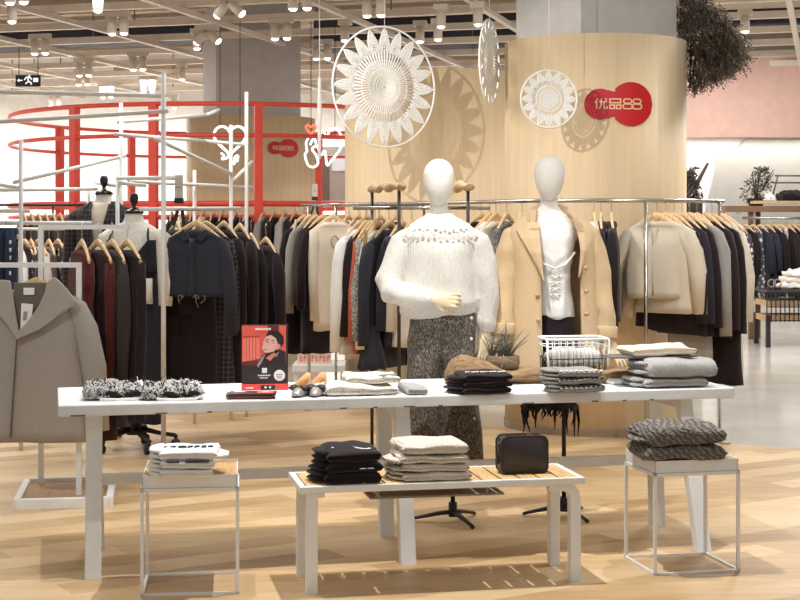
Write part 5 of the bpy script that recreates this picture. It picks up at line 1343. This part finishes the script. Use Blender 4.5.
for i, (px, yaw, w_, bot, mat, sl_, lb, nm) in enumerate((
    (360, 56, .42, 352, WHITEF, .66, 'white long-sleeved blouse, first on the roller stand', 'blouse'),
    (366, 60, .40, 335, BK, .6, 'black cardigan between the white blouse and the coral strip', 'cardigan'),
    (371, 60, .40, 352, CORAL, .6, 'coral and olive knit, third on the roller stand', 'knit'),
    (375, 60, .40, 345, fabric((156, 150, 144), 'tweed'), .62, 'mottled grey sweater, fourth on the roller stand', 'sweater'),
    (379, 60, .40, 332, CREAM, .66, 'cream sweater left of the navy blouse', 'sweater'),
    (389, 57, .50, 366, NAVY, .62, 'navy blouse with ruffled sleeves on the roller stand', 'blouse'),
    (402, 60, .42, 345, NAVY, .55, 'navy jacket mostly hidden by the sweater mannequin', 'jacket'),
    (412, 60, .42, 345, CREAM, .55, 'cream top hidden behind the sweater mannequin', 'top'))):
    ex = None
    if i == 2: ex = lambda t, w_, L: MB().tube([(-w_/2-.0, -.06, -.14), (-w_/2-.04, -.075, -.3), (-w_/2-.06, -.08, -.6), (-w_/2-.06, -.08, -L+.05)], (.02, .01), 8, (0, 1, 0)).build('olive_edge', OLIVE, t)
    if i == 5:
        def ex(t, w_, L):
            for s in (-1, 1):
                rings = []
                for j in range(6):
                    f = j/5; r = .045+.06*f; z = -.72-.26*f
                    rings.append([V((s*(w_/2+.035)+r*cos(2*pi*q/24)*(1+.12*sin(q*2.1)*f), -.03+r*.8*sin(2*pi*q/24)*(1+.12*cos(q*1.7)*f), z+.012*sin(q*1.5)*f)) for q in range(24)])
                MB().loft(rings).build('ruffle', NAVY, t)
    garment(nm, lb, nm, px, 9.35, zb_, yaw, w_, bot, mat, sl_, 'roller stand clothes', .04, .05, extras=ex)

# ------------------------------------------------------------------ low white display plinth with the coral sign, beyond the poster
Zp = 13.2; t = thing('display_plinth', 'low white plinth table far behind the poster', 'table', V((XX(320, Zp), Zp, 0)))
k = Zp/FPX
MB().box((0, 0, ZZ(366, Zp)), (52*k, .5, .06)).build('tabletop', WHITE, t, smooth=False, bev=.004)
for s in (-1, 1):
    for y in (-.2, .2): MB().box((s*23*k, y, ZZ(370, Zp)/2), (.03, .03, ZZ(370, Zp))).build('leg', WHITE, t, smooth=False)
t = thing('coral_sign', 'pale box sign with coral lettering on the low white plinth', 'sign', V((XX(315, Zp), Zp-.1, ZZ(366, Zp)+.03)))
MB().box((0, 0, .05), (33*k, .06, .10)).build('box', plain((240, 214, 200), .5), t, smooth=False)
mb = MB(); r_ = random.Random(9)
for i in range(8):
    x = -.12+.034*i
    mb.box((x, -.032, .05), (.006, .006, .06)); mb.box((x+.01, -.032, .03+.04*(i % 2)), (.018, .006, .008)); mb.box((x+.01, -.032, .055), (.016, .006, .007))
mb.build('lettering', plain((232, 120, 104), .5), t, smooth=False)

# ------------------------------------------------------------------ right background: shelf unit with clothes
Zr = 19.3; k = Zr/FPX; SW = wood((132, 98, 70), 'plank')
t = thing('shelf_unit', 'long brown wooden shelf unit with clothes rail at the far right', 'shelf', (0, 0, 0))
x0, x1 = XX(722, Zr), XX(830, Zr)
MB().box(((x0+x1)/2, Zr, ZZ(209, Zr)), (x1-x0, .4, 6*k)).build('top_beam', SW, t, smooth=False)
for px in (749, 760.5): MB().box((XX(px, Zr), Zr-.1 if px < 755 else Zr+.15, ZZ(209, Zr)/2), (.06, .06, ZZ(209, Zr))).build('post', SW, t, smooth=False)
MB().box((XX(727, Zr), Zr+.3, ZZ(209, Zr)/2), (.06, .06, ZZ(209, Zr))).build('post', SW, t, smooth=False)
MB().box((XX(822, Zr), Zr, ZZ(209, Zr)/2), (.06, .06, ZZ(209, Zr))).build('post', SW, t, smooth=False)
MB().box((XX(792, Zr), Zr, ZZ(202.5, Zr)+.0), (84*k, .36, 3*k)).build('top_board', wood((210, 178, 132), 'plank'), t, smooth=False)
zR = ZZ(218, Zr-.25)
MB().cyl((x0+.2, Zr-.25, zR), (x1, Zr-.25, zR), .016, 10).build('rail', CHROME, t)
for px in (735, 812): MB().box((XX(px, Zr), Zr-.18, zR+.06), (.02, .16, .02)).build('bracket', CHROME, t, smooth=False)
for i, (px, mat, lb, nm, sl_) in enumerate(((733, BK, 'black coat', 'coat', .6), (739, fabric((70, 66, 72), 'floral'), 'speckled blouse', 'blouse', .5), (746, BK, 'black shirt', 'shirt', .5), (753, fabric((84, 84, 92), 'floral'), 'white-dotted dress', 'dress', 0), (760, fabric((46, 48, 62)), 'navy shirt', 'shirt', .5), (767, fabric((48, 50, 66)), 'dark blue shirt', 'shirt', .5),
        (774, BK, 'black jacket', 'jacket', .6), (780, fabric((216, 212, 204)), 'white jacket with blue braid', 'jacket', .6), (787, BK2, 'black leather jacket', 'jacket', .5), (793, BK, 'black coat', 'coat', .6), (799, BK2, 'dark coat', 'coat', .6), (806, BK, 'black dress', 'dress', 0))):
    ex = None
    if i == 7: ex = lambda t, w_, L: [MB().tube([(x, -.075, -.14), (x, -.085, -.5), (x, -.085, -L+.05)], (.02, .01), 8, (0, 1, 0)).build('blue_braid', fabric((70, 104, 142)), t) for x in (-.02, .04)]
    garment(nm, '%s, %s from the left on the far right shelf rail' % (lb, nth(i)), nm, px, Zr-.25, zR, -62 if i != 7 else -20, .42, 296+4*(i % 2), mat, sl_, 'far right shelf clothes', .05, extras=ex)
for i in range(9):     # small boxes of stock standing between beam and rail
    px = 757+5.5*i
zt_ = ZZ(202.5, Zr)+1.5*k
for i, px in enumerate((764.5, 769.5)):
    t = thing('sneaker', 'white sneaker on the shelf top, %s of the pair' % ('left' if i == 0 else 'right'), 'shoe', V((XX(px, Zr), Zr-.02, zt_)), .2, 'white sneakers')
    MB().tube([(0, -.13, .015), (0, 0, .015), (0, .13, .015)], [(.03, .015), (.045, .015), (.035, .015)], 12, (0, 0, 1)).build('sole', WHITEF, t)
    MB().tube([(0, -.125, .04), (0, -.06, .05), (0, .02, .075), (0, .1, .09), (0, .125, .075)], [(.022, .02), (.036, .028), (.04, .045), (.036, .06), (.028, .045)], 12, (0, 0, 1)).build('upper', WHITEF, t)
folded('folded_shirt', 'black crumpled shirt lying on the far right shelf top', 'clothes', V((XX(792, Zr), Zr, zt_)), .1, .36, .26, .11, BK, 1, 77, None, .8, .02)
# slim dark frame standing on the shelf top
t = thing('trestle_frame', 'thin dark trestle frame on the far right shelf top', 'frame', V((XX(790, Zr), Zr+.14, zt_)))
for a, c in (((-.2, 0, .02), (-.12, 0, .33)), ((.25, 0, .0), (.2, 0, .33)), ((-.16, 0, .33), (.25, 0, .33)), ((-.2, 0, .24), (.25, 0, .24))):
    MB().cyl(a, c, .011, 8).build('rod', plain((110, 98, 84), .5), t)
# plants
def leafy(name, label, px, Z, zbase, hpx, wpx, lean, seed, col, dense):
    k = Z/FPX; t = thing(name, label, 'plant', V((XX(px, Z), Z, zbase))); r_ = random.Random(seed); mb = MB(); st = MB()
    H_, W_ = hpx*k, wpx*k
    for b_ in range(6):
        a = r_.uniform(0, 2*pi); tip = V((cos(a)*W_*.35+lean*k, sin(a)*W_*.3, H_*r_.uniform(.75, 1)))
        st.tube([V((0, 0, 0)), tip*.5+V((0, 0, .05)), tip], [.014, .01, .004], 6)
    for i in range(dense):
        f = r_.random(); a = r_.uniform(0, 2*pi); rr = W_/2*sqrt(r_.random())*(.45+.55*sin(pi*min(1, .15+f)))
        p = V((rr*cos(a)+lean*k*f, rr*sin(a)*.7, H_*(.08+.92*f))); d = V((r_.uniform(-1, 1), r_.uniform(-1, 1), r_.uniform(-.4, 1))).normalized()
        s = r_.uniform(.03, .06); n_ = d.cross(V((r_.uniform(-1, 1), r_.uniform(-1, 1), .3))).normalized(); u = d.cross(n_)
        mb.loft([[p+n_*.001, p-n_*.001+u*.0005, p-n_*.001], [p+d*s*.4+u*s*.26, p+d*s*.4-u*s*.26, p+d*s*.42+n_*.004], [p+d*s, p+d*s+u*.001, p+d*s-n_*.001]])
    st.build('stems', plain((70, 52, 40), .7), t); mb.build('leaves', col, t)
    return t
LF = plain((104, 98, 84), .7, name='dried leaves'); LFD = plain((58, 48, 42), .7, name='dark leaves')
def pot(t, r, h, col):
    MB().lathe([(r*.7, -.001), (r, h*.9), (r*1.05, h), (r*.9, h), (r*.85, h*.85)], 18).build('pot', col, t)
t = leafy('leafy_plant', 'bushy grey-green plant on the far right shelf unit', 756, Zr+.05, ZZ(206, Zr), 38, 34, 6, 3, LF, 520); pot(t, .12, .1, BLACK)
Zq = 17.5; t = leafy('dried_plant', 'dark dried plant with a bare branch beside the wooden column', 694, Zq, 0.0, 1, 1, 0, 4, LFD, 1)
bpy.data.objects.remove([c for c in t.children if c.name.startswith('leaves')][0]); bpy.data.objects.remove([c for c in t.children][0])
k = Zq/FPX; zq = ZZ(202, Zq); mb = MB(); r_ = random.Random(6)
for i in range(320):
    f = r_.random(); a = r_.uniform(0, 2*pi); rr = (9 if f < .45 else 5)*k*sqrt(r_.random()); cx = (-3+6*f*(1 if f < .5 else 0) if f < .5 else -4)*k
    p = V((cx+rr*cos(a), rr*sin(a), zq+33*k*f)); d = V((r_.uniform(-.6, .6), r_.uniform(-.6, .6), r_.uniform(-1, .6))).normalized(); s = r_.uniform(.05, .1)
    mb.tube([p, p+d*s*.5, p+d*s], [.006, .012, .002], 5)
mb.build('leaves', LFD, t)
MB().tube([(0, 0, zq+.1), (2*k, 0, zq+16*k), (8*k, 0, zq+28*k), (14*k, 0, zq+39*k)], [.03, .026, .022, .016], 8).build('branch', plain((62, 46, 38), .8), t)
MB().lathe([(.10, 0), (.10, zq-.02), (.13, zq), (.0, zq)], 18).build('pedestal', plain((60, 52, 48), .6), t)
# low wire bench with folded things
Zw = 18.2; k = Zw/FPX; zw = ZZ(289, Zw); t = thing('wire_display', 'low black wire display bench at the far right', 'shelf', V((XX(800, Zw), Zw, 0)))
MB().box((0, 0, zw-.01), (80*k, .7, .03)).build('top', plain((58, 50, 48), .4), t, smooth=False)
mb = MB()
for i in range(19): mb.box((-40*k+80*k*i/18, -.34, zw-.2), (.012, .012, .36))
for j in range(5): mb.box((0, -.34, zw-.04-.08*j), (80*k, .012, .012))
mb.build('wire_front', BLACK, t, smooth=False)
for j in range(2): MB().box((0, .0, zw-.16-.18*j), (78*k, .6, .07)).build('board', wood((206, 170, 122), 'plank'), t, smooth=False)
for s in (-1, 1):
    for y in (-.3, .3): MB().box((s*38*k, y, (zw-.3)/2), (.05, .05, zw-.3)).build('leg', BLACK, t, smooth=False)
for i in range(3):
    folded('folded_shirt', ('white folded top at the bottom of the far right pile', 'cream folded top in the middle of the far right pile', 'white crumpled top on the far right pile')[i], 'clothes', V((XX(792+i, Zw), Zw-.08, zw+.006+.075*i)), .1, .36-.05*i, .3, .075, (WHITEF, CREAM, WHITEF)[i], 1, 80+i, 'far right folded tops', .6, .02)
for i, px in enumerate((768, 773.5)):
    t = thing('sandal', 'black sandal with a round buckle on the wire bench, %s one' % ('left' if i == 0 else 'right'), 'shoe', V((XX(px, Zw), Zw-.15, zw+.006)), 0, 'black sandals')
    MB().tube([(0, -.13, .012), (0, 0, .012), (0, .12, .03)], [(.03, .012), (.04, .012), (.03, .014)], 10, (0, 0, 1)).build('sole', BLACK, t)
    MB().torus((0, -.03, .07), .045, .008, 18, 6).build('strap', plain((150, 142, 132), .4), t)
# ------------------------------------------------------------------ crochet hoops hanging from the ceiling
LACE = fabric((246, 244, 240))
def hoop(px, py, Z, R, yaw, npet, label, spokes):
    c = P(px, py, Z); t = thing('crochet_hoop', label, 'wall hanging', c, radians(yaw), 'white crochet hoops')
    MB().torus((0, 0, 0), R, .0075, 72, 8).build('hoop', plain((244, 242, 238), .5), t)
    r0 = R*.975; mb = MB(); ri = r0*.60
    def th(r, a): return V((r*cos(a), 0, r*sin(a)))
    for i in range(npet):                       # pointed petals: nested outlines with an open mesh inside
        a = 2*pi*i/npet; hw = pi/npet
        for j, sc_ in enumerate((1, .74, .45)):
            pts = []
            for u in range(13):
                f = u/12; r = ri+(r0-ri)*(1-abs(2*f-1))*(.35+.65*sc_)+(r0-ri)*.04*j; w_ = hw*.98*sc_*sin(pi*min(1, (1-abs(2*f-1))*.0+1)/2)
                s = -1 if f < .5 else 1; q = 1-abs(2*f-1)
                pts.append(th(ri+(r0-ri)*(.0+q)*(1-.16*j)+.0*j, a+s*w_*(1-q**1.6)))
            mb.tube(pts, .0068 if j == 0 else .0058, 6)
        for u in range(9):                       # lace filling
            f = .06+.1*u; w_ = hw*.9*(1-f**1.6)
            r = ri+(r0-ri)*f; mb.tube([th(r, a-w_), th(r+.004, a), th(r, a+w_)], .0056, 5)
        mb.tube([th(ri*.95, a), th(r0*.97, a)], .0035, 5)
    mb.build('petals', LACE, t)
    mb = MB()
    for i in range(spokes):
        a = 2*pi*i/spokes; mb.tube([th(R*.05, a), th(ri*1.02, a)], [.003, R*.017], 6)
    for f in (.06, .12, .19, .27, .36, .52, .76, 1.0): mb.torus((0, 0, 0), ri*f, .005, 64, 6)
    mb.build('rosette', LACE, t)
    MB().cyl((0, 0, R), (0, 0, 3.62-c.z), .0022, 6).build('hanging_thread', LACE, t)
hoop(384.5, 87, 11.5, .462, 33, 20, 'largest white crochet hoop hanging before the middle column', 60)
hoop(489.5, 62, 10.7, .298, 73, 16, 'white crochet hoop seen nearly edge-on left of the near column', 44)
hoop(549, 99, 9.95, .19, 9, 16, 'smallest white crochet hoop left of the large red logo', 40)
# thin white rod hanging left of the large hoop
o = MB().lathe([(.0, -.40), (.014, -.39), (.018, 0), (.014, .28), (.004, .30), (.003, 1.4), (.0, 1.42)], 12).build('hanging_rod', TUBE, None, loc=P(319.5, 112, 12.6))
tag(o, 'slender white rod hanging left of the largest crochet hoop', 'hanging rod')
# ------------------------------------------------------------------ dried foliage hanging from the column top
t = thing('hanging_foliage', 'big bunch of dried brown foliage hanging by the near column', 'plant', P(688, 96, 10.9)); k = 10.9/FPX
mb = MB(); r_ = random.Random(21); LT = []
for cl, (name, colr, n_) in enumerate((('dark_foliage', (78, 66, 57), 2100), ('pale_foliage', (132, 118, 98), 1300))):
    mb = MB()
    for i in range(n_):
        # outline in px relative to (688,96): tall at the left against the column, sagging to a point on the right
        x = r_.uniform(-6, 52); top = 150 if x < 30 else 150
        lo_ = 2+ (x+2)*.10 if x > 2 else 30; lo_ = 8+max(0, x-4)*.5
        hi = 130 if x < 17 else 100-(x-17)*1.15
        if x < 0: lo_ = 64
        if hi < lo_+2: continue
        z = r_.uniform(lo_, hi); y = r_.uniform(-.22, .28)
        if cl == 1 and r_.random() > .25+.75*max(0, (x-5))/45: continue
        if cl == 0 and x > 42 and r_.random() > .5: continue
        p = V((x*k, y, z*k)); d = V((r_.uniform(-.3, .7), r_.uniform(-.5, .5), r_.uniform(-1, -.1))).normalized(); s = r_.uniform(.05, .11)
        q = p+d*s
        mb.tube([p, p+d*s*.5, q], [.002, .0022, .001], 4)
        for j in range(5):
            b_ = p+d*s*(.25+.18*j); dd_ = V((r_.uniform(-1, 1), r_.uniform(-1, 1), r_.uniform(-.8, .3))).normalized(); l = r_.uniform(.014, .028)
            n2 = dd_.cross(V((0, .3, 1))).normalized()*l*.28
            mb.add([b_, b_+dd_*l*.5+n2, b_+dd_*l, b_+dd_*l*.5-n2, b_+dd_*l*.5+n2.cross(dd_)*.3], [(0, 1, 4), (1, 2, 4), (2, 3, 4), (3, 0, 4)])
    o = mb.build(name, plain(colr, .8, name=name), t)
for i, (a, b_) in enumerate((((2, 8), (6, 100)), ((18, 18), (12, 100)), ((40, 34), (14, 98)), ((30, 24), (12, 100)))):
    MB().tube([(a[0]*k, 0, a[1]*k), ((a[0]+b_[0])/2*k, .03, 60*k), (b_[0]*k, 0, b_[1]*k*1.15)], .005, 6).build('stem', plain((58, 44, 36), .8), t)
MB().cyl((10*k, 0, 120*k), (10*k, 0, 3.62-P(688, 96, 10.9).z), .006, 6).build('wire', BLACK, t)
# ------------------------------------------------------------------ neon hearts
NE = glow((232, 240, 255), 1.8)
def smoothp(pts, n=6):      # curve through the points
    P_ = [V(p) for p in pts]; out = []
    for i in range(len(P_)-1):
        a, b_, c, d = P_[max(i-1, 0)], P_[i], P_[i+1], P_[min(i+2, len(P_)-1)]
        for j in range(n):
            u = j/n; out.append(.5*((2*b_)+(c-a)*u+(2*a-5*b_+4*c-d)*u*u+(3*b_-a-3*c+d)*u**3))
    return out+[P_[-1]]
Zn = 15.9; k = Zn/FPX
t = thing('neon_sign', 'white neon heart tube with a scribble below, inside the red frame', 'neon sign', P(230, 140, Zn), 0, 'neon hearts')
pts = []
for i in range(41):
    a = 2*pi*i/40; x = 16*sin(a)**3; y = 13*cos(a)-5*cos(2*a)-2*cos(3*a)-cos(4*a); pts.append(((x)*1.0*k, 0, (y*1.05+1)*k))
MB().tube(smoothp(pts[1:-1], 2), .013, 8).build('heart_tube', NE, t)
MB().tube(smoothp([(-9*k, 0, -13*k), (-6*k, 0, -16*k), (-8*k, 0, -19*k), (-3*k, 0, -18*k), (-1*k, 0, -14*k), (1*k, 0, -19*k), (4*k, 0, -24*k), (5*k, 0, -17*k), (8*k, 0, -16*k), (7*k, 0, -22*k)]), .011, 8).build('scribble_tube', NE, t)
mb = MB()
for s in (-1, 1): mb.cyl((s*10*k, 0, 10*k), (s*10*k, 0, 3.62-P(0, 140, Zn).z), .004, 6)
mb.build('wire', BLACK, t)
t = thing('neon_sign', 'white neon hands and heart outline right of the small red logo', 'neon sign', P(323, 147, Zn), 0, 'neon hearts')
MB().tube(smoothp([(-14*k, 0, 10*k), (-17*k, 0, 4*k), (-16*k, 0, -4*k), (-18*k, 0, -8*k), (-15*k, 0, -18*k), (-9*k, 0, -20*k), (-5*k, 0, -16*k), (-7*k, 0, -8*k), (-11*k, 0, -2*k), (-7*k, 0, 2*k), (-9*k, 0, 9*k), (-13*k, 0, 2*k)]), .011, 8).build('hand_tube', NE, t)
MB().tube(smoothp([(-6*k, 0, 2*k), (-2*k, 0, -8*k), (2*k, 0, -4*k), (4*k, 0, -18*k), (8*k, 0, -14*k), (13*k, 0, -8*k), (17*k, 0, -2*k), (19*k, 0, 8*k), (14*k, 0, 18*k), (7*k, 0, 17*k), (4*k, 0, 10*k), (0, 0, 16*k), (-4*k, 0, 10*k)]), .011, 8).build('heart_tube', NE, t)
MB().tube(smoothp([(-12*k, 0, 13*k), (-17*k, 0, 19*k), (-15*k, 0, 22*k), (-12*k, 0, 20*k), (-9*k, 0, 22*k), (-7*k, 0, 19*k), (-12*k, 0, 13*k)]), .011, 8).build('red_heart', glow((255, 90, 70), 2.0), t)
mb = MB()
for s in (-1, 1): mb.cyl((s*12*k, 0, 12*k), (s*12*k, 0, 3.62-P(0, 147, Zn).z), .004, 6)
mb.build('wire', BLACK, t)
# ------------------------------------------------------------------ lights
def spot(loc, tgt, power, size=50, blend=.6, r=.05, col=(1, .975, .94)):
    l = bpy.data.lights.new('ceiling_spot', 'SPOT'); l.energy = power; l.spot_size = radians(size); l.spot_blend = blend; l.shadow_soft_size = r; l.color = col
    o = bpy.data.objects.new('ceiling_spot', l); COL.objects.link(o); o.location = loc
    o.rotation_euler = (V(tgt)-V(loc)).to_track_quat('-Z', 'Y').to_euler(); return o
def area(loc, sx, sy, power, rz=0, col=(1, .98, .95), tgt=None):  # soft fill added for brightness, no fixture of this kind in the ceiling
    l = bpy.data.lights.new('fill_light', 'AREA'); l.shape = 'RECTANGLE'; l.size = sx; l.size_y = sy; l.energy = power; l.color = col
    o = bpy.data.objects.new('fill_light', l); COL.objects.link(o); o.location = loc
    if tgt is not None: o.rotation_euler = (V(tgt)-V(loc)).to_track_quat('-Z', 'Y').to_euler()
    else: o.rotation_euler = (0, 0, rz)
    return o
KL = LIGHT; WARM = (1, .965, .91)
for x, y, p, sz in ((-1.15, 6.35, 210, 62), (.12, 6.35, 520, 76), (1.6, 6.9, 230, 62)): spot((x, y, 3.55), (x+.02, y+.1, 0), p*KL, sz, .9, .025)
for x, y in ((-1.4, 8.2), (0.4, 9.0), (2.1, 8.7)): spot((x, y, 3.5), (x, y+.2, 0), 150*KL, 80, .9, .05)
spot((-.3, 4.2, 3.5), (.25, 7.4, 1.1), 80*KL, 40, .7, .06); spot((1.2, 4.2, 3.5), (.95, 7.5, 1.1), 170*KL, 40, .7, .06)
spot((-1.65, 6.3, 3.5), (.0, 11.9, 2.4), 1000*KL, 26, .5, .02); spot((-1.65, 6.5, 3.4), (1.0, 10.1, 2.2), 560*KL, 30, .6, .02)
spot((-2.6, 5.0, 3.5), (-1.9, 8.1, .9), 150*KL, 50, .7, .06); spot((2.4, 6.6, 3.5), (2.0, 10, 1.3), 230*KL, 50, .7, .06)
for x, y, p in ((-3.2, 11.2, 60), (-1.3, 10.4, 60), (3.4, 11.4, 140), (4.8, 15.5, 150), (-2.6, 13.3, 60), (-3.6, 21.2, 90), (-1, 21.5, 60), (-6.3, 15.5, 90), (2.8, 16.8, 90)): area((x, y, 3.5), .9, .9, p*KL)  # added overhead fill that brightens the racks and the grey floor
for x in (-8, -5, -2.2): area((x, 22.6, 3.5), 1.6, 1.2, 210*KL)  # added fill brightening the white back wall
area((4.5, 19, 3.3), 2.5, 1, 35*KL, tgt=(5, 20.6, 1.0)); area((5, 20.72, 2.64), 6, .12, 46*KL, tgt=(5, 20.85, 1.6))  # added wall wash, unseen, brightening the pink band and the recess below
